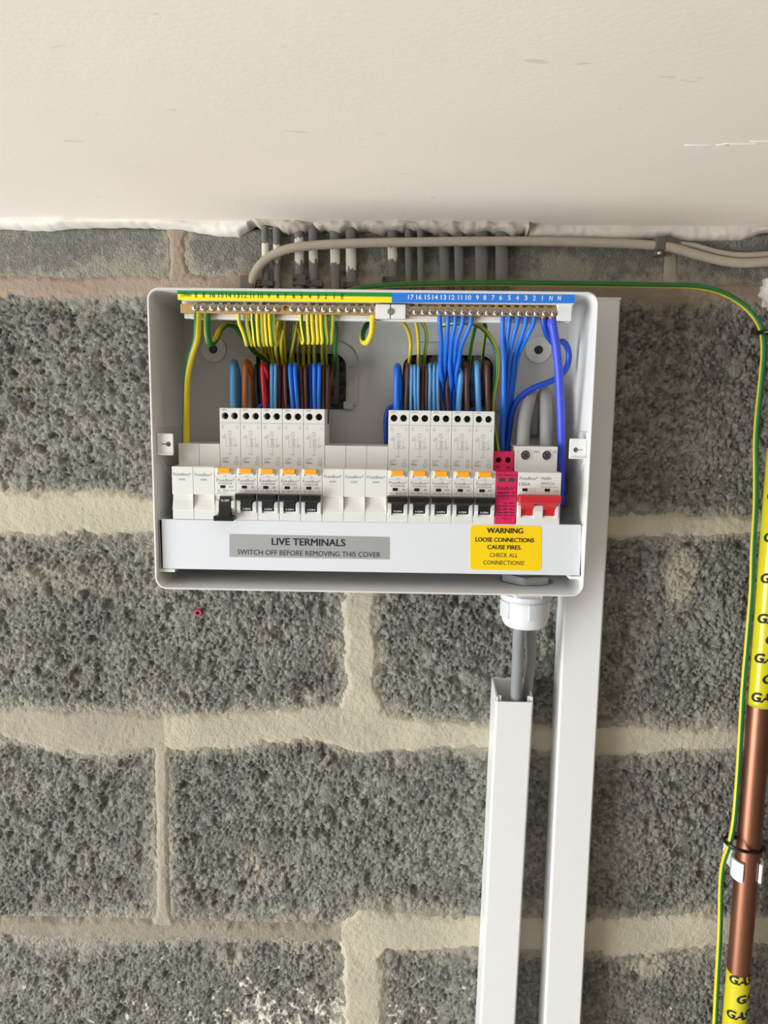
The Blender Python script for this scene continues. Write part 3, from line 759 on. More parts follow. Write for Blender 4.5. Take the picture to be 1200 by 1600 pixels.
def diagram():
    p = Print(); y = UY - 0.00015
    p.text('1.2Nm', 0.0040, 0.0277, 0.0011, 0.0042, y)
    p.rect(0.0003, 0.0177, 0.0165, 0.0167, y)
    p.text('N', 0.0028, 0.0142, 0.0010, None, y); p.text('OUT', 0.0028, 0.0125, 0.0010, 0.0022, y); p.text('L', 0.0150, 0.0142, 0.0010, None, y); p.text('OUT', 0.0150, 0.0125, 0.0010, 0.0022, y)
    t = 0.00016
    def ln(x0, z0, x1, z1):
        p.rect(min(x0, x1) - t / 2, max(x0, x1) + t / 2, min(z0, z1) - t / 2, max(z0, z1) + t / 2, y)
    p.text('TEST', 0.0086, 0.0090, 0.0009, 0.0028, y)
    ln(0.0072, 0.0066, 0.0102, 0.0066); ln(0.0072, 0.0066, 0.0072, 0.0080); ln(0.0102, 0.0066, 0.0102, 0.0080)
    p.text('N', 0.0044, 0.0066, 0.0009, None, y); p.text('earth', 0.0040, 0.0052, 0.0009, 0.0034, y); p.text('lead', 0.0036, 0.0039, 0.0009, 0.0026, y)
    for x in (0.0052, 0.0082, 0.0100): ln(x, 0.0030, x, -0.0034)
    ln(0.0052, -0.0034, 0.0082, -0.0034); ln(0.0072, 0.0050, 0.0072, 0.0030); ln(0.0090, 0.0062, 0.0090, -0.0090)
    ln(0.0082, 0.0030, 0.0120, 0.0030); ln(0.0090, -0.0012, 0.0110, -0.0012); ln(0.0128, 0.0036, 0.0128, -0.0030); ln(0.0100, -0.0034, 0.0140, -0.0034); ln(0.0140, -0.0034, 0.0140, -0.0010)
    p.text('L1', 0.0132, 0.0048, 0.0008, None, y); ln(0.0120, -0.0022, 0.0150, -0.0022)
    p.text('supply', 0.0084, -0.0098, 0.0010, 0.0038, y)
    p.text('un-230v~', 0.0050, -0.0134, 0.0010, 0.0066, y); p.text('50Hz', 0.0036, -0.0150, 0.0009, 0.0034, y); p.text('6000A', 0.0046, -0.0168, 0.0011, 0.0054, y, bold=0.01)
    p.ring(0.0142, -0.0132, 0.0013, 0.0002, y); p.ring(0.0140, -0.0172, 0.0018, 0.0003, y); p.rect(0.0139, 0.0141, -0.0180, -0.0166, y)
    return p.mesh('circuit_diagram')
def front_print(rating, on):
    p = Print(); y = NY - 0.00012
    p.text('TEST', 0.0088, -0.0272, 0.0008, 0.0026, y)
    p.rect(0.0006, 0.0174, -0.0282, -0.0281, y)
    p.text('FuseBox*', 0.0092, -0.0305, 0.0026, 0.0150, y); p.text('RTA09' + ('32' if '32' in rating else '06') + '30B', 0.0088, -0.0333, 0.0014, 0.0116, y)
    p.text(rating, 0.0138, -0.0361, 0.0017, None, y)
    p.text('30mA', 0.0092, -0.0392, 0.0014, 0.0052, y); p.text('16A', 0.0036, -0.0392, 0.0012, 0.0028, y); p.text('10kA', 0.0148, -0.0392, 0.0010, 0.0034, y)
    if not on:
        p.text('BS EN 61009', 0.0060, -0.0414, 0.0009, 0.0080, y)
    return p.mesh('lettering')
def lever_on():
    bm = B()
    box(bm, 0.0002, 0.0170, NY - 0.0085, NY + 0.001, -0.0462, -0.0413, 0.0006)
    prism_x(bm, [(NY + 0.001, -0.0455), (NY - 0.0078, -0.0455), (NY - 0.0032, -0.0490), (NY - 0.0016, -0.0560), (NY + 0.001, -0.0560)], 0.0042, 0.0138, 0.0002)
    return mesh_of(bm, 'lever')
def lever_off():
    bm = B()
    box(bm, 0.0002, 0.0170, NY - 0.0085, NY + 0.001, -0.0640, -0.0598, 0.0006)
    prism_x(bm, [(NY + 0.001, -0.0445), (NY - 0.0012, -0.0440), (NY - 0.0028, -0.0520), (NY - 0.0078, -0.0602), (NY + 0.001, -0.0602)], 0.0042, 0.0138, 0.0002)
    return mesh_of(bm, 'lever')
def breaker(slot, rating, on, label):
    x = MX0 + slot * MW
    t = thing('circuit_breaker', label, 'circuit breaker', (x, 0, 0), 'circuit breakers in the fuse board')
    mpart(t, 'body', 'rcbo_body', lambda: drilled(body_mesh(0.0291, MW), (0.0047, 0.0128), 0.0029, 0.0224, UY, 0.020), MOD)
    for cx in (0.0047, 0.0128):
        mpart(t, 'terminal_screw', 'rcbo_scr', lambda: screw_head(0.0028), DKMETAL).location = (cx, UY + 0.010, 0.0224)
    mpart(t, 'circuit_diagram', 'rcbo_dia', diagram, INK)
    mpart(t, 'lettering', 'rcbo_txt' + rating + str(on), lambda: front_print(rating, on), INK)
    def btn():
        bm = B(); box(bm, 0.0032, 0.0138, NY - 0.0042, NY + 0.001, -0.0246, -0.0202, 0.0006); return mesh_of(bm, 'test_button')
    b = mpart(t, 'test_button', 'rcbo_btn', btn, ORANGE); b['label'] = 'orange test button'
    def bframe():
        bm = B(); box(bm, 0.0026, 0.0146, NY - 0.0016, NY + 0.001, -0.0262, -0.0246, 0.0003)
        box(bm, 0.0025, 0.0032, NY - 0.0024, NY + 0.001, -0.0262, -0.0203, 0.0002); box(bm, 0.0138, 0.0146, NY - 0.0024, NY + 0.001, -0.0262, -0.0203, 0.0002); return mesh_of(bm, 'button_frame')
    mpart(t, 'button_frame', 'rcbo_bf', bframe, MOD)
    def win():
        bm = B(); box(bm, 0.0046, 0.0088, NY - 0.0003, NY, -0.0374, -0.0350); return mesh_of(bm, 'indicator_window')
    mpart(t, 'indicator_window', 'rcbo_win' + str(on), win, LEDD if on else LEDG)
    mpart(t, 'lever_guard', 'rcbo_guard', lambda: cheeks(MW, -0.0585, -0.0468), MOD)
    l = mpart(t, 'lever', 'rcbo_lever' + str(on), lever_on if on else lever_off, BLACK)
    l['label'] = 'black lever, %s' % ('up at ON' if on else 'down at OFF')
    def ltxt():
        p = Print()
        if on: p.text('I-ON', 0.0090, -0.0542, 0.0015, 0.0062, NY - 0.0022, bold=0.02)
        else: p.text('O OFF', 0.0092, -0.0474, 0.0017, 0.0066, NY - 0.0031, bold=0.02)
        return p.mesh()
    mpart(l, 'lettering', 'rcbo_lt' + str(on), ltxt, INKW, parent=l)
    return t
breaker(2, 'B32', False, 'white B32 circuit breaker with its black lever down at OFF')
breaker(3, 'B6', True, 'white B6 circuit breaker switched on, directly beside the OFF breaker')
breaker(4, 'B6', True, 'white B6 circuit breaker switched on, between a B6 and a B32 below the earth bar')
breaker(5, 'B32', True, 'white B32 circuit breaker switched on, between a B6 and another B32 below the earth bar')
breaker(6, 'B32', True, 'white B32 circuit breaker switched on, touching the run of three blank modules')
breaker(10, 'B6', True, 'white B6 circuit breaker switched on, touching the run of three blank modules')
breaker(11, 'B6', True, 'white B6 circuit breaker, switched on, between a B6 and a B32 below the neutral bar')
breaker(12, 'B32', True, 'white B32 circuit breaker switched on, middle of the five below the neutral bar')
breaker(13, 'B32', True, 'white B32 circuit breaker switched on, next but one to the crimson surge protector')
breaker(14, 'B32', True, 'white B32 circuit breaker switched on, touching the crimson surge protector')
def blank(slot, label, group=None):
    t = thing('blank_module', label, 'blank module', (MX0 + slot * MW, 0, 0), 'blank modules in the fuse board')
    def body():
        bm = B(); top = -0.0016
        prism_x(bm, [(-0.0405, top), (UY, top), (UY, NT + 0.0005), (NY, NT + 0.0005), (NY, -0.0430), (NY + 0.0022, -0.0436), (NY + 0.0016, -0.0480), (NY - 0.0002, -0.0530), (NY - 0.0010, -0.0560), (NY + 0.0002, -0.0566), (NY, NB), (UY, NB), (UY, -0.087), (-0.0405, -0.087)], 0.00012, MW - 0.00012, 0.0003)
        return mesh_of(bm, 'body')
    mpart(t, 'body', 'blank_body', body, MOD)
    def notch():
        bm = B(); prism_x(bm, [(NY + 0.003, -0.0434), (NY - 0.0008, -0.0438), (NY - 0.0016, -0.0500), (NY - 0.0008, -0.0562), (NY + 0.003, -0.0562)], 0.0167, 0.0178); return mesh_of(bm, 'side_web')
    mpart(t, 'side_web', 'blank_web', notch, MOD)
    def txt():
        p = Print(); y = NY - 0.00012
        p.text('FuseBox*', 0.0088, -0.0262, 0.0026, 0.0148, y); p.text('ADRS', 0.0086, -0.0305, 0.0017, 0.0058, y); return p.mesh()
    mpart(t, 'lettering', 'blank_txt', txt, INK)
blank(0, 'plain white blank module at the outer end, away from the breakers')
blank(1, 'plain white blank module touching the breaker that is OFF')
blank(7, 'plain white blank module of the three between the breakers, touching a B32 breaker')
blank(8, 'plain white blank module in the middle of the three between the breaker groups')
blank(9, 'plain white blank module of the three between the breakers, touching a B6 breaker')
# surge protector
sp = thing('surge_protector', 'crimson surge protector module between the breakers and main switch', 'surge protector', (MX0 + 15 * MW, 0, 0))
obj('body', drilled(body_mesh(-0.0048, MW - 0.0004, uy=-0.080), (0.0048, 0.0128), 0.0024, -0.0120, -0.080, 0.018), PINK, sp)
for cx in (0.0048, 0.0128): obj('terminal_screw', cached('spd_scr', lambda: screw_head(0.0023)), DKMETAL, sp, loc=(cx, -0.070, -0.0120))
p = Print()
p.text('PE', 0.0042, -0.0182, 0.0026, None, -0.0802); p.text('N', 0.0130, -0.0182, 0.0026, None, -0.0802)
y = NY - 0.00015
p.text('RED-REPLACE', 0.0090, -0.0228, 0.0016, 0.0138, y); p.text('FuseBox*', 0.0086, -0.0336, 0.0026, 0.0146, y); p.text('SPDDMT2   T2', 0.0088, -0.0378, 0.0016, 0.0140, y, bold=0.01)
p.text('surge protection device', 0.0088, -0.0402, 0.0014, 0.0142, y, bold=0.01); p.text('BS EN 61643', 0.0088, -0.0424, 0.0009, 0.0060, y)
for i, s in enumerate(('L-N   N-PE', 'Un  275V  255V', 'Uc  20kA  20kA', 'Imax 40kA 40kA', 'Up  1.5kV 1.5kV', 'Type 2')):
    p.text(s, 0.0095 if i else 0.0110, -0.0462 - i * 0.0026, 0.0013, (0.0080, 0.0136, 0.0130, 0.0136, 0.0134, 0.0080)[i], y, bold=0.012)
obj('lettering', p.mesh(), INKD, sp)
for cx in (0.0050, 0.0128):
    bm = B(); box(bm, cx - 0.0024, cx + 0.0024, NY - 0.0003, NY, -0.0284, -0.0254); obj('status_window', bm, mat('green_window', (28, 88, 52), rough=0.3), sp)
# main switch
ms = thing('main_switch', 'white double-width main switch with red bar lever, marked 100A', 'main switch', (MX0 + 16 * MW, 0, 0))
obj('body', drilled(body_mesh(0.0002, 2 * MW, uy=-0.084), (0.0090, 0.0270), 0.0040, -0.0072, -0.084, 0.012), MOD, ms)
for cx in (0.0090, 0.0270):
    bm = B(); ro, ri = [], []
    for k in range(28):
        a = 2 * PI * k / 28
        ro.append((math.cos(a), math.sin(a)))
    rings = [[bm.verts.new((cx + r * c_, y, -0.0072 + r * s_)) for c_, s_ in ro] for r, y in ((0.0047, -0.0838), (0.0047, -0.0846), (0.0041, -0.0846), (0.0040, -0.0838))]
    for a_, b_ in zip(rings[:-1], rings[1:]):
        for k in range(28): bm.faces.new((a_[k], a_[(k + 1) % 28], b_[(k + 1) % 28], b_[k]))
    bmesh.ops.recalc_face_normals(bm, faces=bm.faces)
    obj('terminal_collar', bm, MOD, ms)
    sc_ = obj('terminal_screw', cached('main_scr', lambda: screw_head(0.0038, 0.0016, 0.0030)), mat('dull_screw', (120, 120, 122), rough=0.5, metal=0.6), ms, loc=(cx, -0.0825, -0.0072)); sc_.rotation_euler = (0, 0.785, 0)
p = Print(); y = -0.0842
p.text('L', 0.0028, -0.0042, 0.0020, None, y); p.text('10Nm', 0.0180, -0.0042, 0.0016, 0.0052, y); p.text('N', 0.0335, -0.0042, 0.0020, None, y)
y = NY - 0.00015
p.text('FuseBox*', 0.0090, -0.0252, 0.0026, 0.0150, y); p.text('100A', 0.0058, -0.0302, 0.0028, 0.0094, y); p.text('MAIN', 0.0232, -0.0252, 0.0023, 0.0080, y); p.text('SWITCH', 0.0246, -0.0294, 0.0023, 0.0112, y)
p.text('100A 230V 50Hz AC22A', 0.0262, -0.0322, 0.0009, 0.0140, y); p.ring(0.0114, -0.0350, 0.0016, 0.0002, y); p.rect(0.0148, 0.0150, -0.037, -0.033, y); p.text('I', 0.0306, -0.0355, 0.0018, None, y); p.text('O', 0.0330, -0.0355, 0.0018, None, y)
obj('lettering', p.mesh(), INK, ms)
for cx in (0.0062, 0.0246):
    bm = B(); box(bm, cx - 0.0021, cx + 0.0021, NY - 0.0003, NY, -0.0360, -0.0336); obj('indicator_window', bm, LEDD, ms)
bm = B(); box(bm, 0.0001, 0.0352, NY - 0.0090, NY + 0.001, -0.0455, -0.0386, 0.0012)
lv = obj('lever', bm, RED, ms); lv['label'] = 'red bar lever'
for x0 in (0.0034, 0.0214):
    bm = B(); prism_x(bm, [(NY + 0.001, -0.045), (NY - 0.0078, -0.045), (NY - 0.0030, -0.0490), (NY - 0.0026, -0.0510), (NY - 0.0012, -0.0514), (NY - 0.0012, -0.0562), (NY + 0.001, -0.0562)], x0, x0 + 0.0100); obj('lever_leg', bm, RED, lv)
bm = B()
for x0, x1 in ((0.0006, 0.0033), (0.0135, 0.0213), (0.0315, 0.0342)):
    prism_x(bm, [(NY + 0.001, -0.0466), (NY - 0.0022, -0.0476), (NY - 0.0034, -0.0526), (NY - 0.0022, -0.0576), (NY + 0.001, -0.0586)], x0, x1, 0.0003)
obj('lever_guard', bm, MOD, ms)

# ------------------------------------------------------------------ cover strip over the lower terminals, with its two stickers
YC = -0.1000
cv = thing('terminal_cover', 'long white cover strip under the breakers bearing two stickers', 'cover', at(580, 890, YC))
CO = -at(580, 890, YC)
a, b, c, d = at(248.5, 811, YC), at(908.5, 820, YC), at(908.5, 899.5, YC), at(251.5, 888.5, YC)
def slab4(pts, th):
    bm = B(); f = [bm.verts.new(p) for p in pts]; k = [bm.verts.new(p + Vector((0, th, 0))) for p in pts]; n = len(pts)
    bm.faces.new(f); bm.faces.new(k[::-1])
    for i in range(n): bm.faces.new((f[i], k[i], k[(i + 1) % n], f[(i + 1) % n]))
    bmesh.ops.recalc_face_normals(bm, faces=bm.faces); return bm
bm = slab4([a, b, c, d], 0.0016)
bmesh.ops.bevel(bm, geom=list(bm.edges), offset=0.0004, segments=2, affect='EDGES')
box(bm, d.x, d.x + 0.0016, YC, -0.045, d.z, a.z - 0.0006); box(bm, c.x - 0.0016, c.x, YC, -0.045, c.z, b.z - 0.0006)
box(bm, d.x, c.x, YC + 0.0017, -0.086, c.z + 0.0008, c.z + 0.0020)
fp = obj('front_panel', bm, COVER, cv, loc=CO, )
for sx, px, py in ((-1, 250, 889.5), (1, 897, 901)):
    q = at(px, py, YC + 0.001)
    bm = B(); box(bm, q.x - (0.001 if sx < 0 else 0.004), q.x + (0.013 if sx < 0 else 0.0070), YC + 0.0005, YC + 0.02, q.z - 0.0022, q.z + 0.0004, 0.0004)
    obj('cover_clip', bm, WHITEP, cv, loc=CO)
def sticker(name, corners, m, lab, r=0.0):
    P4 = [at(px, py, YC) for px, py in corners]
    if r:
        out = []
        for i in range(4):
            p0, p1, p2 = P4[i - 1], P4[i], P4[(i + 1) % 4]
            u, v_ = (p0 - p1).normalized() * r, (p2 - p1).normalized() * r
            for k in range(5):
                t = k / 4; out.append(p1 + u * (1 - t) ** 2 + v_ * t ** 2)
        P4 = out
    bm = slab4([p + Vector((0, -0.00025, 0)) for p in P4], 0.0003)
    s = obj(name, bm, m, cv, loc=CO); s['label'] = lab; return s
st = sticker('sticker', [(358.5, 834.5), (608.5, 839), (608.5, 874), (358.5, 870)], mat('silver_label', (176, 177, 175), rough=0.38, metal=0.25, var=0.06, scale=30), 'silver sticker reading LIVE TERMINALS')
P = Print()
p = at(482, 847, YC); P.text('LIVE TERMINALS', p.x, p.z, 0.0060, 0.0622, YC - 0.0004, bold=0.022, slope=-0.003)
p = at(482.5, 864.5, YC); P.text('SWITCH OFF BEFORE REMOVING THIS COVER', p.x, p.z, 0.0044, 0.1214, YC - 0.0004, slope=-0.003)
obj('lettering', P.mesh(), INKD, st)
st = sticker('sticker', [(735, 820.5), (846.5, 822), (845.5, 892), (734, 889.5)], mat('yellow_label', (252, 212, 20), rough=0.35, var=0.02), 'yellow WARNING sticker about loose connections', r=0.0035)
P = Print()
for s, cx, cy, h, wd, bo in (('WARNING', 789, 829, 0.0045, 0.0300, 0.03), ('LOOSE CONNECTIONS', 788.5, 843.5, 0.0036, 0.0490, 0.026), ('CAUSE FIRES.', 788, 855, 0.0036, 0.0284, 0.026), ('CHECK ALL', 787, 867.3, 0.0036, 0.0235, 0.0), ('CONNECTIONS!', 787, 879.2, 0.0036, 0.0345, 0.0)):
    p = at(cx, cy, YC); P.text(s, p.x, p.z, h, wd, YC - 0.0004, bold=bo)
obj('lettering', P.mesh(), INKD, st)

# ------------------------------------------------------------------ wires
def gy_material(name, yellow=(228, 204, 44), green=(34, 112, 52), share=0.42):
    m = bpy.data.materials.new(name); m.use_nodes = True
    n, l = m.node_tree.nodes, m.node_tree.links; b = n['Principled BSDF']
    uv = n.new('ShaderNodeUVMap'); uv.uv_map = 'UVMap'
    sx = n.new('ShaderNodeSeparateXYZ'); l.new(uv.outputs[0], sx.inputs[0])
    fr = n.new('ShaderNodeMath'); fr.operation = 'FRACT'; l.new(sx.outputs[0], fr.inputs[0])
    lt = n.new('ShaderNodeMath'); lt.operation = 'LESS_THAN'; lt.inputs[1].default_value = share; l.new(fr.outputs[0], lt.inputs[0])
    mx = n.new('ShaderNodeMix'); mx.data_type = 'RGBA'; mx.inputs[6].default_value = lin(yellow) + (1,); mx.inputs[7].default_value = lin(green) + (1,)
    l.new(lt.outputs[0], mx.inputs[0]); l.new(mx.outputs[2], b.inputs['Base Color'])
    b.inputs['Roughness'].default_value = 0.38
    return m
GY = gy_material('green_yellow_sleeve')
GYB = gy_material('bonding_sleeve', share=0.33)
WB = mat('blue_wire', (30, 112, 222), rough=0.35); WLB = mat('light_blue_wire', (92, 158, 214), rough=0.35); WBR = mat('tan_brown_wire', (164, 96, 46), rough=0.4)
WDB = mat('dark_brown_wire', (92, 56, 44), rough=0.4); WRED = mat('red_wire', (206, 34, 50), rough=0.35); WBK = mat('black_wire', (32, 32, 38), rough=0.4)
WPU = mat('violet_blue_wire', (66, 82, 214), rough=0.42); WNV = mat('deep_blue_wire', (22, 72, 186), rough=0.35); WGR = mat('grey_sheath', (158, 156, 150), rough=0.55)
WMR = mat('maroon_wire', (104, 34, 38), rough=0.4)
NEU = []
BUNDLE = []
def wire(pts, r, m, label, group=None, cat='wire', name='wire', **k):
    P3 = [at(*p) for p in pts]
    o = tube(name, P3, r, m, **k)
    if name == 'wire': BUNDLE.append([o, spline(P3, 8), r, m, k])
    if 'neutral wire' in label or 'deep blue wire looping' in label: NEU.append(o)
    return tag(o, label, cat, group)
# loops standing over the breakers: out of the terminal, up, back and down into the cable entry
def loop(px_b, px_t, apex, px_back, r, m, label, group, yf=-0.058, back_py=640):
    inside = 404 < px_back < 538 or 634 < px_back < 768
    tail_ = [(px_back + 1, min(back_py, 622), -0.018), (px_back + 1, min(back_py, 622) + 4, -0.0085)] if inside else [(px_back + 1, back_py, -0.0170 - max(0, r - 0.002))]
    wire([(px_b, 662, yf - 0.004), (px_b + (px_t - px_b) * 0.25, 630, yf), (px_t, apex + 16, yf), (px_t, apex + 5.5 * r / 0.002, yf + r * 0.6), ((px_t * 2 + px_back) / 3, apex + 1.5 * r / 0.001, yf + 2.0 * r + 0.003),
          (px_back, apex + 22, yf + 3.2 * r + 0.006), (px_back + 1, (apex + min(back_py, 622)) / 2 + 8, yf + 0.026)] + tail_, r, m, label, group)
G1, G2 = 'wire loops over the breakers below the earth bar', 'wire loops over the breakers below the neutral bar'
loop(364, 364, 562, 371, 0.0031, WLB, 'thick light blue wire looped above the OFF breaker', G1)
loop(382, 383.5, 562, 396, 0.0026, WBR, 'thick tan brown wire looped beside the light blue one, above the OFF breaker', G1)
for q_, (a_, b_) in enumerate(((404, 401), (409, 404))):
    loop(a_, b_, 570, b_ + 3, 0.0016, WBK, 'thin black wire looped beside the red wires, %s counting from the tan brown wire' % ('first', 'second', 'third')[q_], G1, yf=-0.045)
loop(414, 410, 566, 417, 0.0018, WRED, 'red wire looped beside the thin black wires, the taller of two', G1)
loop(419, 414, 568, 420, 0.0016, WRED, 'red wire looped beside the light blue pair, the lower of two', G1, yf=-0.046)
for q_, (a_, b_) in enumerate(((424.5, 424.5), (429.5, 430.5))): loop(a_, b_, 568, b_ + 2, 0.0015, WLB, 'thin light blue wire looped over a B6 breaker, %s counting from the red wires' % ('first', 'second', 'third')[q_], G1)
for q_, (a_, b_) in enumerate(((437, 438), (442, 443))): loop(a_, b_, 570, b_ + 2, 0.0015, WMR, 'thin maroon wire looped between light blue and blue wires, %s counting from the light blue' % ('first', 'second', 'third')[q_], G1, yf=-0.05)
loop(447, 445, 567, 448, 0.0015, WDB, 'thin dark brown wire looped beside the maroon wires', G1)
for q_, (a_, b_) in enumerate(((458, 453.5), (465.5, 461))): loop(a_, b_, 567, b_ + 3, 0.0019, WB, 'bright blue wire looped over the B32 breaker, %s counting from the maroon wires' % ('first', 'second', 'third')[q_], G1)
for q_, (a_, b_) in enumerate(((473, 470), (478, 477))): loop(a_, b_, 570, b_ + 2, 0.0017, WDB, 'dark brown wire looped between two bright blue pairs, %s counting from the maroon wires' % ('nearer', 'farther')[q_]+'', G1, yf=-0.054)
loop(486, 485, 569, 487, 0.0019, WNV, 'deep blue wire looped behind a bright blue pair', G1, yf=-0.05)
for q_, (a_, b_) in enumerate(((492, 491), (497, 499))): loop(a_, b_, 567, b_ + 2, 0.0018, WB, 'bright blue wire looped nearest the three blanks, %s counting from the deep blue wire' % ('first', 'second', 'third')[q_], G1)
for q_, (a_, b_) in enumerate(((506, 505), (509.5, 511.5))): loop(a_, b_, 570, b_ + 2, 0.0018, WDB, 'dark brown wire looped beside the last bright blue pair, %s counting towards the blank modules' % ('first', 'second', 'third')[q_], G1, yf=-0.054, back_py=618)
loop(511, 517, 578, 519, 0.0016, WDB, 'lowest dark brown wire looped at the edge of the cable entry by the blank modules', G1, yf=-0.045, back_py=612)
loop(619.5, 620, 568, 625, 0.0028, WB, 'thick bright blue wire looped above the breaker beside the three blanks', G2)
loop(633.5, 637, 567, 634, 0.0016, WDB, 'thin dark brown wire looped between thick bright blue and light blue wires', G2)
for q_, (a_, b_) in enumerate(((641.5, 643), (649, 648), (653, 653.5))): loop(a_, b_, 570, b_ - 2, 0.0013, WLB, 'thin light blue wire over the second breaker below the neutral bar, %s from the blanks' % ('first', 'second', 'third')[q_], G2)
for q_, (a_, b_) in enumerate(((660, 661), (666, 667))): loop(a_, b_, 570, b_ - 3, 0.0016, WDB, 'dark brown wire looped between two thin light blue trios, %s from the blanks' % ('first', 'second', 'third')[q_], G2, yf=-0.054)
for q_, (a_, b_) in enumerate(((671, 674), (678, 677), (684.5, 684.5))): loop(a_, b_, 568, b_ - 1, 0.0015, WLB, 'thin light blue wire over the middle breaker below the neutral bar, %s from the blanks' % ('first', 'second', 'third')[q_], G2)
for q_, (a_, b_) in enumerate(((694, 693.5), (700, 700.5))): loop(a_, b_, 571, b_ - 3, 0.0017, WDB, 'dark brown wire looped behind the five converging blue wires, %s from the blanks' % ('first', 'second', 'third')[q_], G2, yf=-0.054)
loop(716, 712.5, 566, 707, 0.0026, WLB, 'thick light blue wire looped beside the converging blue wires', G2)
loop(730, 728.5, 567, 725, 0.0024, WDB, 'thick dark brown wire looped between two thick light blue wires', G2)
loop(748, 746, 564, 739, 0.0026, WLB, 'thick light blue wire looped between two thick dark brown wires', G2)
loop(763, 761.5, 564, 757, 0.0027, WDB, 'thick dark brown wire looped beside the surge protector earth wire', G2)
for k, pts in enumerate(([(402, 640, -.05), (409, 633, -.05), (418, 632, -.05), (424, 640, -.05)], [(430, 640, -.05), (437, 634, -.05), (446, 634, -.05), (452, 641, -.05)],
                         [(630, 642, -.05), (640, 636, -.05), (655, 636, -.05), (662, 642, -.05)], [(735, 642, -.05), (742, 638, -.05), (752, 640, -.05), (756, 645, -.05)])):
    wire(pts, 0.0019, WNV, 'shade-darkened blue wire low behind the breakers, below ' + ('the red wires', 'the maroon wires', 'the first thin light blue trio', 'the last thick light blue wire')[k], 'shade-darkened blue wires low behind the breakers')  # blue wires; the shade behind the breakers is put into their deeper colour
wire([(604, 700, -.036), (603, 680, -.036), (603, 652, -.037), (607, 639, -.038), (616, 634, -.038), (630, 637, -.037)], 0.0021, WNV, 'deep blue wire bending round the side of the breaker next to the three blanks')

# earth wires from the earth bar
E1 = 'earth wires in sleeving below the earth bar'
wire([(309, 488, -.0950), (308.5, 505, -.0955), (307, 530, -.093), (299, 556, -.088), (292.5, 590, -.083), (291, 640, -.079), (291, 700, -.074)], 0.0031, GY, 'thickest green and yellow earth wire running down to the blank modules', twist=0.0, rate=-0.9)
wire([(324, 488, -.0945), (323.5, 505, -.0945), (324.5, 525, -.093), (328, 536, -.088), (336, 532, -.078), (344, 516, -.070), (354, 507, -.062), (366, 509, -.056), (380, 526, -.046), (398, 549, -.034), (414, 560, -.026), (424, 572, -.018), (428, 582, -.0090)], 0.0026, GY, 'thick green and yellow earth wire hooked past the fixing disc into the cable entry', twist=0.30)
tw = [0.62, 0.0, 0.42, 0.60, 0.96, 0.52, 0.64, 0.04]
ORD = ['first', 'second', 'third', 'fourth', 'fifth', 'sixth', 'seventh', 'eighth', 'ninth', 'tenth', 'eleventh', 'twelfth', 'thirteenth']
def hairpin(x0, x1, xu, x2, bot, up, twist, rate, label):
    wire([(x0, 488, -.0945), (x0 + (x1 - x0) * 0.1, 504, -.0945), (x0 + (x1 - x0) * 0.6, 520, -.0935), (x1, bot - 5, -.091), (x1 + (xu - x1) * 0.2, bot, -.086), (x1 + (xu - x1) * 0.4, bot - 7, -.076),
          (xu, up + 8, -.056), (xu + (x2 - xu) * 0.3, up + 3, -.042), (xu + (x2 - xu) * 0.7, up + 14, -.029), (x2, 556, -.022), (x2 + 1, 578, -.016), (x2 + 1, 590, -.0085)], 0.0016, GY, label, E1, twist=twist, rate=rate)
for k, (x0, x1, xu, x2) in enumerate(((372.5, 386, 392, 414), (384.5, 390, 398, 419), (394.5, 399, 404, 424), (402, 405, 410, 427), (408.5, 409.5, 416, 430), (414.5, 416.5, 424, 433), (421, 423, 430, 436), (426.5, 430, 440, 441))):
    hairpin(x0, x1, xu, x2, 539, 502, tw[k], 1.0 * (-1) ** k, 'sleeved earth wire hooked under the earth bar, %s of eight counting from the fixing disc' % ORD[k])
for k, (x0, x1, xu, x2) in enumerate(((470.5, 475, 464, 458), (480.5, 483, 476, 466), (487.5, 490, 482, 474), (495, 497.5, 490, 483), (501.5, 503.5, 497, 491), (508, 511.5, 505, 503), (519.5, 517.5, 512, 509))):
    hairpin(x0, x1, xu, x2, 536, 502, tw[(k * 3 + 2) % 8], 0.8 * (-1) ** k, 'sleeved earth wire hooked under the earth bar, %s of seven counting towards the centre block' % ORD[k])
E3 = 'earth wires hanging behind the terminal bars'
for k, pts in enumerate(([(436, 498, -.070), (433, 520, -.062), (431, 545, -.045), (436, 575, -.022), (437, 592, -.0085)], [(443, 498, -.066), (439, 525, -.056), (440, 550, -.042), (445, 580, -.020), (446, 594, -.0085)],
                         [(465, 498, -.066), (461, 520, -.058), (456, 545, -.045), (451, 575, -.022), (450, 592, -.0085)], [(525, 499, -.072), (526, 515, -.066), (524, 545, -.05), (525, 578, -.03), (521, 596, -.018), (520, 606, -.0085)])):
    wire(pts, 0.0016, GY, 'earth wire hanging behind the earth bar, %s of four counting towards the centre block' % ORD[k], E3, twist=0.6 + 0.2 * k)
for k, pts in enumerate(([(622, 498, -.072), (633, 508, -.066), (641, 530, -.056), (641, 552, -.045), (638, 580, -.022), (640, 596, -.0085)], [(649, 498, -.07), (652.5, 520, -.062), (654, 545, -.05), (654, 580, -.022), (654, 596, -.0085)],
                         [(656, 498, -.07), (664, 512, -.064), (666.5, 530, -.056), (664, 550, -.045), (662, 580, -.022), (662, 596, -.0085)], [(746, 498, -.07), (742, 515, -.063), (736, 543, -.048), (732, 580, -.022), (731, 596, -.0085)],
                         [(752, 500, -.07), (758, 508, -.066), (758, 522, -.058), (755, 545, -.046), (753, 580, -.022), (752, 596, -.0085)])):
    wire(pts, 0.0016, GY, 'earth wire hanging behind the neutral bar, %s of five counting from the centre block' % ORD[k], E3, twist=0.65 + 0.15 * k)
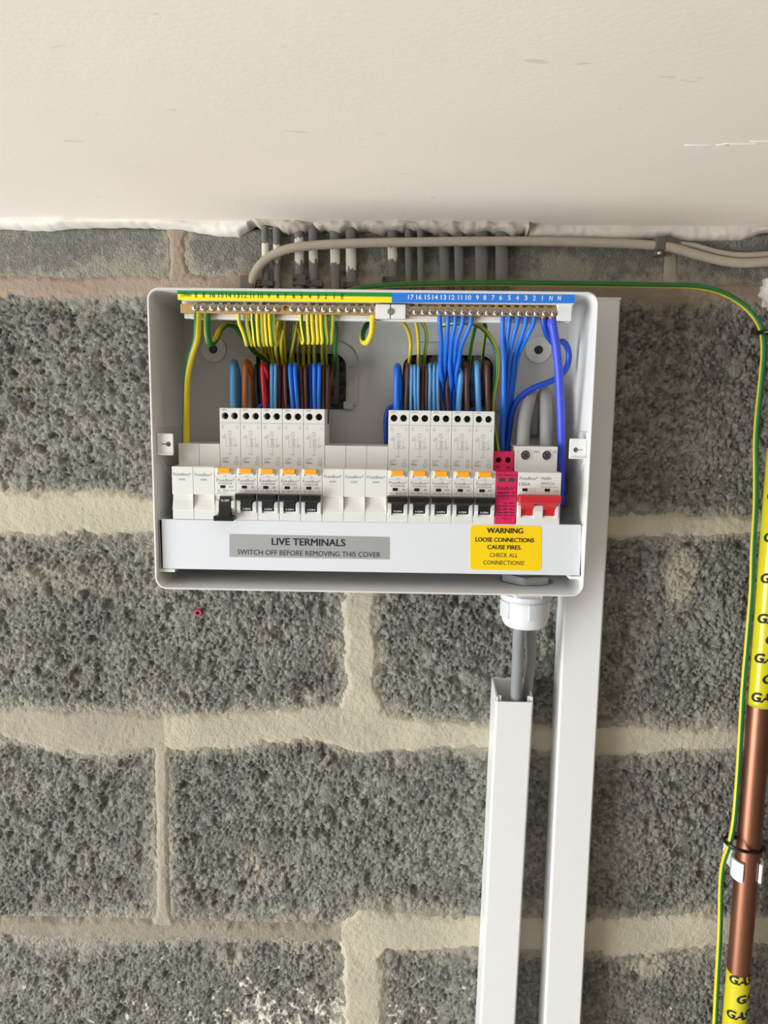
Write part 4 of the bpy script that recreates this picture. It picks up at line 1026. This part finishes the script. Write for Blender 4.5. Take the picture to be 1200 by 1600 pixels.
wire([(690, 508, -.062), (720, 504, -.070), (740, 505, -.072), (755, 514, -.068), (770, 534, -.062), (777.5, 556, -.058), (777, 585, -.056), (772, 615, -.056), (769, 645, -.056), (776, 690, -.060), (779, 712, -.062)], 0.0021, GY, 'green and yellow earth wire curving down to the surge protector', twist=0.95, rate=0.0)
HOOK = wire([(582, 490, -.0945), (582, 502, -.0945), (580.5, 520, -.093), (574, 534, -.089), (567.5, 534, -.082), (566.5, 522, -.074), (573, 508, -.067), (585, 501, -.058), (596, 494, -.045)], 0.0024, GY, 'single green and yellow earth wire in a hook beside the centre block', twist=0.75)
# neutral wires
N1 = 'blue neutral wires from the neutral bar to the breakers'
for k, (x0, xm, x2, x3) in enumerate(((687, 690, 694.5, 697), (700, 699, 699.5, 700), (711.5, 706, 703, 702), (723, 713.5, 706, 704), (736, 724, 709, 706))):
    wire([(x0, 491, -.0945), (x0, 503, -.0945), (xm, 530, -.086), ((xm + 2 * x2) / 3, 550, -.076), (x2, 570, -.066), (x3, 605, -.052), (x3, 650, -.047)], 0.0019, WB, 'bright blue neutral wire converging on the breakers, %s of five counting from the centre block' % ORD[k], N1)
for kk, (x0, x1, x2, x3, x4) in enumerate(((785.5, 786.5, 788, 787, 785), (795.5, 792.5, 789, 787, 784), (808.5, 802, 794, 790, 786), (821.5, 815, 803.5, 796, 790), (834, 824, 809, 799, 793))):
    k = (x0 - 785) / 50
    wire([(x0, 493, -.0945), (x0, 504, -.0945), (x1, 525, -.090), (x2, 558, -.080 + 0.012 * k), ((x2 + x3) / 2, 590, -.074 + 0.012 * k), (x3, 625, -.068 + 0.012 * k), (x4, 690, -.062 + 0.012 * k), (min(x4, 785), 720, -.058 + 0.012 * k)], 0.0019, WB, 'bright blue neutral wire down to surge protector, %s of five counting towards the violet-blue wire' % ORD[kk], 'blue neutral wires beside the surge protector')
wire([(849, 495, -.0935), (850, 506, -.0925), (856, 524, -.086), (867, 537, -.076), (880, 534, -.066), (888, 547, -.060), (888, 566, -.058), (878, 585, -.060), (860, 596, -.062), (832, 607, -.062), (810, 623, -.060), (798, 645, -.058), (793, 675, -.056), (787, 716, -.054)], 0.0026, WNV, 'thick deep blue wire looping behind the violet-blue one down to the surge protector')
wire([(862, 499, -.0945), (863.5, 508, -.0955), (869, 540, -.0915), (873, 580, -.088), (875.5, 625, -.083), (877, 670, -.078), (877.5, 720, -.072), (877, 790, -.066)], 0.0036, WPU, 'thickest violet-blue neutral wire running straight down past the main switch')
# bare copper ends
GCU = []
for wo, (px, py, r) in zip(NEU, [(x, 494.5, 0.0016) for x in (687, 700, 711.5, 723, 736, 785.5, 795.5, 808.5, 821.5, 834)] + [(849, 495.5, 0.0024), (862, 496, 0.0030)]):
    p = at(px, py, -.0945); bm = B(); lathe(bm, [(r, -0.0012), (r, 0.0028)], (p.x, p.y, p.z), axis='z', seg=10)
    obj('bare_copper_end', bm, COPPER_W, wo, loc=-wo.location, smooth=math.radians(40))
p = at(582, 495, -.0945); bm = B(); lathe(bm, [(0.0022, -0.0012), (0.0022, 0.0028)], (p.x, p.y, p.z), axis='z', seg=12); obj('red_ferrule', bm, mat('red_ferrule', (150, 30, 28), rough=0.5), HOOK, loc=-HOOK.location)
# grey double-insulated tails behind the main switch
wire([(816, 715, -.072), (817, 690, -.070), (820, 655, -.066), (825, 632, -.060), (830, 616, -.050), (831, 626, -.036), (830, 680, -.022)], 0.0056, WGR, 'pale grey sheathed tail arching behind the main switch, nearer the surge protector', 'grey tails behind the main switch', seg=16)
wire([(852, 715, -.072), (853, 690, -.068), (853, 650, -.062), (852, 624, -.055), (851, 613, -.046), (851, 628, -.032), (852, 680, -.022)], 0.0056, WGR, 'pale grey sheathed tail arching behind the main switch, beside the violet-blue wire', 'grey tails behind the main switch', seg=16)

def part_wires(rounds=160):
    """move neighbouring wires apart until they only touch; ends stay in their terminals"""
    pts = np.array([p[:] for w in BUNDLE for p in w[1]]); rad = np.concatenate([[w[2]] * len(w[1]) for w in BUNDLE])
    wid = np.concatenate([[i] * len(w[1]) for i, w in enumerate(BUNDLE)])
    free = np.concatenate([np.clip(np.minimum(np.arange(len(w[1])) - 2, (len(w[1]) - 1 - np.arange(len(w[1]))) + 1) / 8, 0, 1) for w in BUNDLE])
    rest = pts.copy()
    I, J = [], []
    for a in range(0, len(pts), 500):
        d = np.linalg.norm(pts[a:a + 500, None] - pts[None], axis=2)
        i, j = np.nonzero(d < 0.016); i += a
        k = (i < j) & (wid[i] != wid[j]); I.append(i[k]); J.append(j[k])
    I, J = np.concatenate(I), np.concatenate(J); need = (rad[I] + rad[J]) * 1.03
    same = (wid[1:] == wid[:-1])
    for it in range(rounds):
        d = pts[I] - pts[J]; L = np.linalg.norm(d, axis=1) + 1e-9
        k = L < need
        if not k.any(): break
        n = d[k] / L[k, None]; n[:, 1] += np.where(I[k] % 2 == 0, 0.05, -0.05)
        push = n * ((need[k] - L[k]) * 0.5)[:, None]
        mv = np.zeros_like(pts); cnt = np.zeros(len(pts))
        np.add.at(mv, I[k], push); np.add.at(mv, J[k], -push); np.add.at(cnt, I[k], 1); np.add.at(cnt, J[k], 1)
        mv /= np.maximum(1, cnt * 0.5)[:, None]
        for _ in range(2):      # spread along the wire so that it bends smoothly
            nb = mv.copy(); nb[1:][same] += mv[:-1][same] * 0.7; nb[:-1][same] += mv[1:][same] * 0.7; mv = nb / 1.9
        pts += mv * free[:, None]
        off = pts - rest        # keep the bend smooth
        sm = off.copy(); c2 = np.ones(len(pts)); sm[1:][same] += off[:-1][same]; c2[1:][same] += 1; sm[:-1][same] += off[1:][same]; c2[:-1][same] += 1
        off = off * 0.8 + 0.2 * sm / c2[:, None]
        pts = rest + off
        lim = -0.0150 - rad     # not into the back plate, except where the wire leaves through an entry
        hit = (pts[:, 1] > lim) & (rest[:, 1] <= lim); pts[hit, 1] = lim[hit]
    a = 0
    for o, path, r, m, k in BUNDLE:
        b = a + len(path)
        me, loc = tube_mesh('wire', [Vector(p) for p in pts[a:b]], r, raw=True, **{q: v for q, v in k.items() if q in ('seg', 'twist', 'rate', 'ry')})
        me.materials.append(m); old = o.data; o.data = me; bpy.data.meshes.remove(old); o.location = loc; a = b
part_wires()

# ------------------------------------------------------------------ cable gland, supply cables and trunking
gx, gyy = 0.1404, -0.060
gl = thing('cable_gland', 'pale grey cable gland through the bottom of the fuse board', 'cable gland', (gx, gyy, -0.1246))
def hexring(r, rot=0.0): return [(r * math.cos(rot + PI / 3 * k), r * math.sin(rot + PI / 3 * k)) for k in range(6)]
bm = B(); prism_z(bm, hexring(0.0232, 0.26), 0.0030, 0.0102); bmesh.ops.bevel(bm, geom=list(bm.edges), offset=0.0008, segments=2, affect='EDGES')
lathe(bm, [(0.0240, 0.0022), (0.0240, 0.0034), (0.02, 0.0034)], (0, 0, 0), axis='z', seg=36)
obj('locknut', bm, GREYP, gl)
bm = B(); lathe(bm, [(0.0160, -0.018), (0.0160, 0.0118), (0.0135, 0.0125)], (0, 0, 0), axis='z', seg=32); obj('threaded_body', bm, mat('dark_grey_plastic', (120, 122, 122), rough=0.5), gl, smooth=math.radians(40))
bm = B(); prism_z(bm, hexring(0.0228, 0.0), -0.0085, 0.0002); lathe(bm, [(0.0226, -0.0128), (0.0226, -0.0085)], (0, 0, 0), axis='z', seg=36); obj('hex_flange', bm, mat('gland_grey', (214, 216, 216), rough=0.4), gl)
bm = B(); lathe(bm, [(0.0165, -0.0385), (0.0185, -0.0370), (0.0205, -0.0330), (0.0216, -0.0285), (0.0217, -0.0150), (0.0208, -0.0135)], (0, 0, 0), axis='z', seg=40)
dn = obj('dome_nut', bm, mat('gland_white', (226, 228, 228), rough=0.38), gl, smooth=math.radians(30))
bm = B()
for base in (-1.22, 0.35, 1.92, 3.49):
    for k in range(12):
        a = base + (k - 5.5) * 0.062
        b2 = B(); box(b2, 0.0212, 0.0226, -0.0005, 0.0005, -0.0290, -0.0146); b2.transform(Matrix.Rotation(a, 4, 'Z')); bm.from_mesh(mesh_of(b2, 't'))
obj('grip_ribs', bm, MATS['gland_white'], dn)
CG = mat('grey_supply_cable', (138, 140, 141), rough=0.5)
def cyl(pts, r, m, label, group=None, cat='cable', name='cable', **k):
    o = tube(name, pts, r, m, seg=18, **k); return tag(o, label, cat, group)
t1, t2 = at(812, 972, -.066), at(829, 972, -.050)
cyl([(0.1372, -0.068, -0.128), (0.1374, -0.068, -0.150), t1 + Vector((0, 0, -0.005)), at(809, 1030, -.050), at(806, 1090, -.030), at(803, 1150, -.024)], 0.0054, CG, 'grey supply cable between gland and trunking, the nearer of two')
cyl([(0.1455, -0.054, -0.128), (0.1460, -0.054, -0.150), t2 + Vector((0, 0, -0.005)), at(829, 1030, -.032), at(823, 1090, -.018), at(820, 1150, -.016)], 0.0050, CG, 'grey supply cable between gland and trunking, tucked behind its twin')

def trunking(name, label, cx_top, cx_bot, z_top, z_bot, wd, dp, open_top):
    t = thing('cable_trunking', label, 'trunking', (cx_bot, 0, z_bot))
    H = z_top - z_bot; sh = cx_top - cx_bot
    hw = wd / 2
    def sheared(bm):
        for v in bm.verts: v.co.x += sh * v.co.z / H
        return bm
    T = 0.0016
    bm = B(); box(bm, -hw, hw, -T, 0.0015, 0, H + (0.004 if open_top else 0)); box(bm, -hw, -hw + T, -dp + 0.002, 0, 0, H + (0.004 if open_top else 0)); box(bm, hw - T, hw, -dp + 0.002, 0, 0, H + (0.004 if open_top else 0))
    if open_top:   # lip that holds the lid, visible at the cut end
        box(bm, -hw, -hw + 0.005, -dp + 0.0035, -dp + 0.0050, 0, H + 0.004); box(bm, hw - 0.005, hw, -dp + 0.0035, -dp + 0.0050, 0, H + 0.004)
        for v in bm.verts:   # the cut slopes back towards the wall
            if v.co.z > H - 0.001: v.co.z += 0.006 * (v.co.y + dp) / dp
    obj('channel', sheared(bm), PVC, t)
    bm = B(); prof_ = [(-hw - 0.0006, -dp + 0.006), (-hw - 0.0006, -dp + 0.0022), (-hw + 0.0012, -dp), (hw - 0.0012, -dp), (hw + 0.0006, -dp + 0.0022), (hw + 0.0006, -dp + 0.006), (hw - 0.0008, -dp + 0.006), (hw - 0.0012, -dp + 0.0018), (-hw + 0.0012, -dp + 0.0018), (-hw + 0.0008, -dp + 0.006)]
    prism_z(bm, prof_, 0, H - (0.0 if open_top else 0.0))
    obj('lid', sheared(bm), PVC, t)
    if not open_top:
        bm = B(); box(bm, -hw - 0.0008, hw + 0.0008, -dp - 0.0004, 0.0, H - 0.002, H, 0.0004); obj('end_cap', sheared(bm), PVC, t)
    return t
trunking('supply', 'narrow white trunking with open top taking the two grey cables', 0.1382, 0.1322, at(800, 1097, -.038).z, -0.72, 0.0350, 0.038, True)
trunking('riser', 'wide white trunking rising beside the fuse board nearly to the earth wire', 0.2010, 0.2015, at(950, 465, -.030).z, -0.72, 0.0365, 0.031, False)

# ------------------------------------------------------------------ cables above the board
def painted(name, base, cover):
    m = mat(name, base, rough=0.6, var=0.08)
    n, l = m.node_tree.nodes, m.node_tree.links; b = n['Principled BSDF']; src = b.inputs['Base Color'].links[0].from_socket
    tc = n.new('ShaderNodeTexCoord'); sx = n.new('ShaderNodeSeparateXYZ'); l.new(tc.outputs['Object'], sx.inputs[0])
    mp = n.new('ShaderNodeMapping'); mp.inputs['Scale'].default_value = (350, 350, 110); l.new(tc.outputs['Object'], mp.inputs['Vector'])
    oi = n.new('ShaderNodeObjectInfo'); l.new(oi.outputs['Random'], mp.inputs['Location'])
    nz = n.new('ShaderNodeTexNoise'); nz.inputs['Scale'].default_value = 1; nz.inputs['Detail'].default_value = 3; l.new(mp.outputs[0], nz.inputs['Vector'])
    # solid paint between two heights, breaking up at the edges
    lo_, hi_ = cover
    a = n.new('ShaderNodeMapRange'); a.inputs[1].default_value = lo_ - 0.006; a.inputs[2].default_value = lo_ + 0.010; l.new(sx.outputs[2], a.inputs[0])
    c = n.new('ShaderNodeMapRange'); c.inputs[1].default_value = hi_ + 0.006; c.inputs[2].default_value = hi_ - 0.008; l.new(sx.outputs[2], c.inputs[0])
    mu = n.new('ShaderNodeMath'); mu.operation = 'MINIMUM'; l.new(a.outputs[0], mu.inputs[0]); l.new(c.outputs[0], mu.inputs[1])
    ad = n.new('ShaderNodeMath'); l.new(mu.outputs[0], ad.inputs[0]); l.new(nz.outputs['Fac'], ad.inputs[1])
    gt = n.new('ShaderNodeMath'); gt.operation = 'GREATER_THAN'; gt.inputs[1].default_value = 0.98; l.new(ad.outputs[0], gt.inputs[0])
    mx = n.new('ShaderNodeMix'); mx.data_type = 'RGBA'; mx.inputs[7].default_value = lin((226, 220, 204)) + (1,)
    l.new(gt.outputs[0], mx.inputs[0]); l.new(src, mx.inputs[6]); l.new(mx.outputs[2], b.inputs['Base Color'])
    return m
GC = mat('grey_flat_cable', (112, 110, 107), rough=0.6, var=0.08)
# object origin is the cable's top end (z = 0), so paint heights are negative
CA = 'grey flat cables dropping from the ceiling'
CL = [(414, 11, (380, 410)), (432, 11, (382, 412)), (467, 14, (372, 414)), (489, 14, (386, 412)), (523, 15, (386, 416)), (548, 16, (384, 424)), (613, 15, (384, 410)), (638, 11, None), (657, 11, None), (694, 16, None), (717, 15, None), (752, 20, None), (784, 20, None)]
for k, (px, wpx, pt) in enumerate(CL):
    top, bot = at(px, 356, -.006), at(px + (784 - px) * 0.004, 447, -.006)
    hw = wpx / 2 / 1.63 / 1000
    pts = [Vector((top.x, -0.006, 0.204)), Vector((top.x, -0.0065, top.z)), Vector((bot.x, -0.006, bot.z)), Vector((bot.x, -0.006, 0.034))]
    if pt:
        zt = at(px, pt[0], -.006).z - 0.204; zb = at(px, pt[1], -.006).z - 0.204
        m = painted('paint_spattered_cable_%d' % px, (112, 110, 107), (zb, zt))
        lab = 'grey flat cable spattered with white paint, %s along from the beige cable bend' % ORD[k]
    else: m = GC; lab = 'clean grey flat cable above the neutral strip, %s of six past the painted cables' % ORD[k - 7]
    o = tube('flat_cable', pts, hw, m, ry=min(hw, 0.0030), seg=14); tag(o, lab, 'cable', CA)
for px, py, wpx, hpx in ((415, 443, 24, 8), (468, 438, 22, 16), (492, 443, 24, 9), (548, 445, 24, 8), (610, 437, 26, 8)):
    p = at(px, py, -.008); hx, hz = wpx / 3.26 / 1000, hpx / 3.26 / 1000
    t = thing('cable_clip', 'dark grey clip above the board, on the %s painted cable from the beige bend' % {415: 'first', 468: 'third', 492: 'fourth', 548: 'sixth', 610: 'seventh'}[px], 'cable clip', p, 'dark clips above the board')
    bm = B(); box(bm, -hx, hx, -0.0032, 0.0075, -hz, hz, 0.0008); obj('strap', bm, mat('dark_clip', (86, 80, 74), rough=0.6), t)
    bm = B(); lathe(bm, [(0.0016, 0), (0.0016, -0.0012), (0.0010, -0.0016)], (-hx + 0.002, -0.0032, 0.0005), seg=12); obj('nail', bm, DKMETAL, t)
BEI = mat('dirty_beige_cable', (186, 174, 156), rough=0.6, var=0.16, scale=120)
wire([(391, 452, -.008), (393, 440, -.010), (402, 420, -.013), (420, 402, -.014), (450, 389, -.0155), (490, 383.5, -.016), (560, 380, -.016), (640, 378.5, -.016), (740, 377, -.015), (830, 377, -.012), (920, 379, -.010), (1000, 382, -.009), (1045, 386, -.009), (1085, 397, -.009), (1120, 406, -.009), (1155, 411, -.009), (1200, 409, -.009), (1260, 404, -.009)], 0.0041, BEI,
     'dirty beige round cable arching over the flat cables and along the ceiling', cat='cable', name='round_cable', seg=16)
wire([(1062, 382, -.0035), (1085, 385, -.0045), (1120, 394.5, -.0055), (1155, 399.5, -.006), (1205, 397, -.006), (1260, 392, -.006)], 0.0030, BEI, 'thinner beige cable emerging behind the round cable near the pipe', cat='cable', name='round_cable')
for px, py, sx_, lab in ((388, 444, 0.0065, 'dark grey clip at the lower end of the beige cable by the board'), (1027, 384, 0.0050, 'dark grey clip nailed over the beige cable below the ceiling')):
    p = at(px, py, -.004); t = thing('cable_clip', lab, 'cable clip', p)
    bm = B(); box(bm, -sx_, sx_, -0.0095, 0.004, -0.0055, 0.0065, 0.0015); obj('strap', bm, mat('grey_clip', (104, 98, 90), rough=0.6), t)
    bm = B(); box(bm, -sx_ * 0.8, sx_ * 0.8, -0.0070, 0.004, -0.0100, -0.0045, 0.001); obj('nail_tab', bm, MATS['grey_clip'], t)
    bm = B(); lathe(bm, [(0.0018, 0), (0.0018, -0.001), (0.001, -0.0016)], (0, -0.007, -0.0078), seg=12); obj('nail', bm, STEEL, t)

# ------------------------------------------------------------------ gas pipe with tape, its clip, and the bonding wire
PR = 0.0111; PY = -0.030
def pipe_x(z): return 0.3725 + (-z) * 0.0062
COPPER = mat('copper_pipe', (150, 102, 80), rough=0.40, metal=0.9, var=0.12, scale=25)
gp = thing('gas_pipe', 'vertical copper gas pipe with yellow GAS tape, fixed to the block wall', 'pipe', (pipe_x(-0.9), PY, -0.9))
O = Vector((pipe_x(-0.9), PY, -0.9))
me, o_ = tube_mesh('pipe', [Vector((pipe_x(z), PY, z)) - O for z in (-0.9, -0.5, -0.1, 0.2)], PR, seg=32); obj('pipe', me, COPPER, gp, loc=o_)
TAPE = mat('yellow_tape', (208, 198, 34), rough=0.22, var=0.05)
ztop, zmid, zlow = at(1195, 700, PY).z, at(1180, 1108, PY - PR).z, at(1152, 1528, PY - PR).z
def tape(z1, z0):
    me, o_ = tube_mesh('gas_tape', [Vector((pipe_x(z0 + (z1 - z0) * k / 6), PY, z0 + (z1 - z0) * k / 6)) - O for k in range(7)], PR + 0.0003, seg=32)
    t = obj('gas_tape', me, TAPE, gp, loc=o_); t['label'] = 'yellow tape printed GAS'
    V, Fc = [], []
    vs, fs, asp = text_verts('GAS', 0.0, 0.2)
    z = z1 - 0.004; row = 0
    R_ = PR + 0.00045
    while z > z0 + 0.004:
        h, wd = 0.0088, 0.0235
        for rep in range(3):
            th0 = math.radians(-66 if row % 2 == 0 else -22) + rep * 2 * PI / 2.6
            if rep == 2: continue
            b = len(V)
            zc_ = z
            for a, c in [(a + oa, c + oc) for oa, oc in ((-0.03, 0), (0.03, 0), (0, 0.06), (0, -0.06)) for a, c in vs]:
                th = th0 + (a + 0.5) * wd / R_
                zz = zc_ + c * h + (a * 0.0016)
                V.append((pipe_x(zz) + R_ * math.sin(th) - O.x - o_.x, -R_ * math.cos(th) - o_.y, zz - O.z - o_.z))
            Fc += [tuple(b + i + k_ * len(vs) for i in f) for k_ in range(4) for f in fs]
        z -= 0.0192; row += 1
    m_ = bpy.data.meshes.new('lettering'); m_.from_pydata(V, [], Fc)
    # fine triangles bend round the pipe
    bm = B(); bm.from_mesh(m_); bmesh.ops.triangulate(bm, faces=bm.faces); bm.to_mesh(m_); bm.free()
    obj('lettering', m_, INKD, t)
tape(ztop, zmid); tape(zlow, -0.86)
# white pipe clip
zc_ = at(1150, 1366, PY - PR).z
cl = thing('pipe_clip', 'white plastic open clip holding the copper gas pipe', 'pipe clip', (pipe_x(zc_), 0, zc_))
bm = B(); box(bm, -0.010, 0.010, PY + PR - 0.0005, 0.003, -0.010, 0.010, 0.001); obj('base', bm, WHITEP, cl)
for s in (-1, 1):
    prof_ = []
    A0, A1 = math.radians(38), math.radians(168)
    for k in range(13):
        a = A0 + (A1 - A0) * k / 12; prof_.append((s * (PR + 0.0034) * math.sin(a), PY - (PR + 0.0034) * math.cos(a)))
    for k in range(13):
        a = A1 + (A0 - A1) * k / 12; prof_.append((s * (PR + 0.0004) * math.sin(a), PY - (PR + 0.0004) * math.cos(a)))
    bm = B(); prism_z(bm, prof_, -0.0098, 0.0098); bmesh.ops.bevel(bm, geom=[e for e in bm.edges], offset=0.0003, segments=1, affect='EDGES'); obj('arm', bm, WHITEP, cl)
# bonding wire
bw = [(535, 458, -.0145), (565, 449.5, -.0150), (600, 446, -.0150), (650, 444, -.0150), (740, 442.5, -.0150), (850, 443, -.0150), (950, 444.5, -.0152), (1040, 446, -.016), (1090, 448, -.018), (1125, 456, -.020), (1155, 472, -.022), (1178, 494, -.026), (1190, 516, -.030), (1193, 545, -.032), (1190, 590, -.032), (1184.5, 640, -.031), (1181, 690, -.031), (1181, 740, -.030), (1180.5, 790, -.028), (1176.5, 860, -.028), (1174.5, 920, -.028), (1168, 1000, -.029), (1161, 1080, -.030), (1157, 1150, -.030), (1152.5, 1220, -.031), (1146, 1290, -.033), (1140, 1318, -.034), (1131, 1345, -.028), (1127, 1372, -.024), (1125, 1450, -.020), (1120, 1540, -.018), (1115, 1640, -.016), (1110, 1760, -.015)]
wire(bw, 0.0026, GYB, 'long green and yellow bonding wire over the board and down the gas pipe', cat='wire', name='bonding_wire', seg=16, twist=0.165, rate=0.13)
# cable ties round pipe and wire
def tie(z, wx, wy, tilt, lab):
    cx = pipe_x(z); pts = []
    N = 40
    for k in range(N):
        a = 2 * PI * k / N
        x, y = (PR + 0.0012) * math.sin(a), -(PR + 0.0012) * math.cos(a)
        # stretch towards the wire
        d = Vector((wx - cx, wy - PY)); L = d.length; d.normalize()
        s = max(0, x * d.x + y * d.y) / (PR + 0.0012)
        k2 = 1 + (L + 0.0032 - PR - 0.0012) / (PR + 0.0012) * s ** 3
        pts.append(Vector((cx + x * k2, PY + y * k2, z - x * k2 * tilt)))
    me, o_ = tube_mesh('strap', pts, 0.0019, ry=0.0008, seg=8, closed=True, raw=True)
    t = thing('cable_tie', lab, 'cable tie', o_); obj('strap', me, BLACK, t)
    bm = B(); box(bm, -0.0028, 0.0028, -0.0022, 0.0022, -0.0024, 0.0024, 0.0005)
    obj('tie_head', bm, BLACK, t, loc=(pts[N // 4] - o_) + Vector((0.0015, 0, 0)))
w1 = at(1138, 1322, -.034); tie(at(1160, 1331, PY - PR).z, w1.x, w1.y, 0.22, 'black cable tie binding wire to pipe just above the white clip')
w2 = at(1190, 516, -.030); tie(at(1195, 513, PY - PR).z, w2.x, w2.y, -0.1, 'black cable tie binding wire to pipe at the bend of the bonding wire')
# lump of white filler at the frame's edge and the red plug
p = at(1206, 458, 0)
bm = B(); bmesh.ops.create_icosphere(bm, subdivisions=4, radius=1)
for v in bm.verts:
    q = v.co.copy(); k = 1 + 0.22 * math.sin(q.x * 5 + 1) * math.cos(q.z * 6) + 0.12 * math.sin(q.z * 13 + q.x * 9) + 0.07 * math.sin(q.y * 21 + q.z * 17)
    v.co = Vector((q.x * 0.011 * k, q.y * 0.012 * k, q.z * 0.016 * k))
tag(obj('filler_lump', bm, mat('crumbly_filler', (232, 229, 222), rough=0.8, bump=0.5), loc=p, smooth=True), 'crumbly white lump of filler on the wall beside the bonding wire bend', 'filler')
p = at(311, 956, 0)
t = thing('wall_plug', 'small red plastic wall plug set in a block under the fuse board', 'wall plug', (p.x, -0.003, p.z))
bm = B(); lathe(bm, [(0.0034, 0.008), (0.0036, -0.0012), (0.0030, -0.0018), (0.0019, -0.0016), (0.0018, 0.0065)], (0, 0, 0), seg=18); obj('collar', bm, mat('red_plug', (196, 62, 84), rough=0.5), t, smooth=math.radians(40))
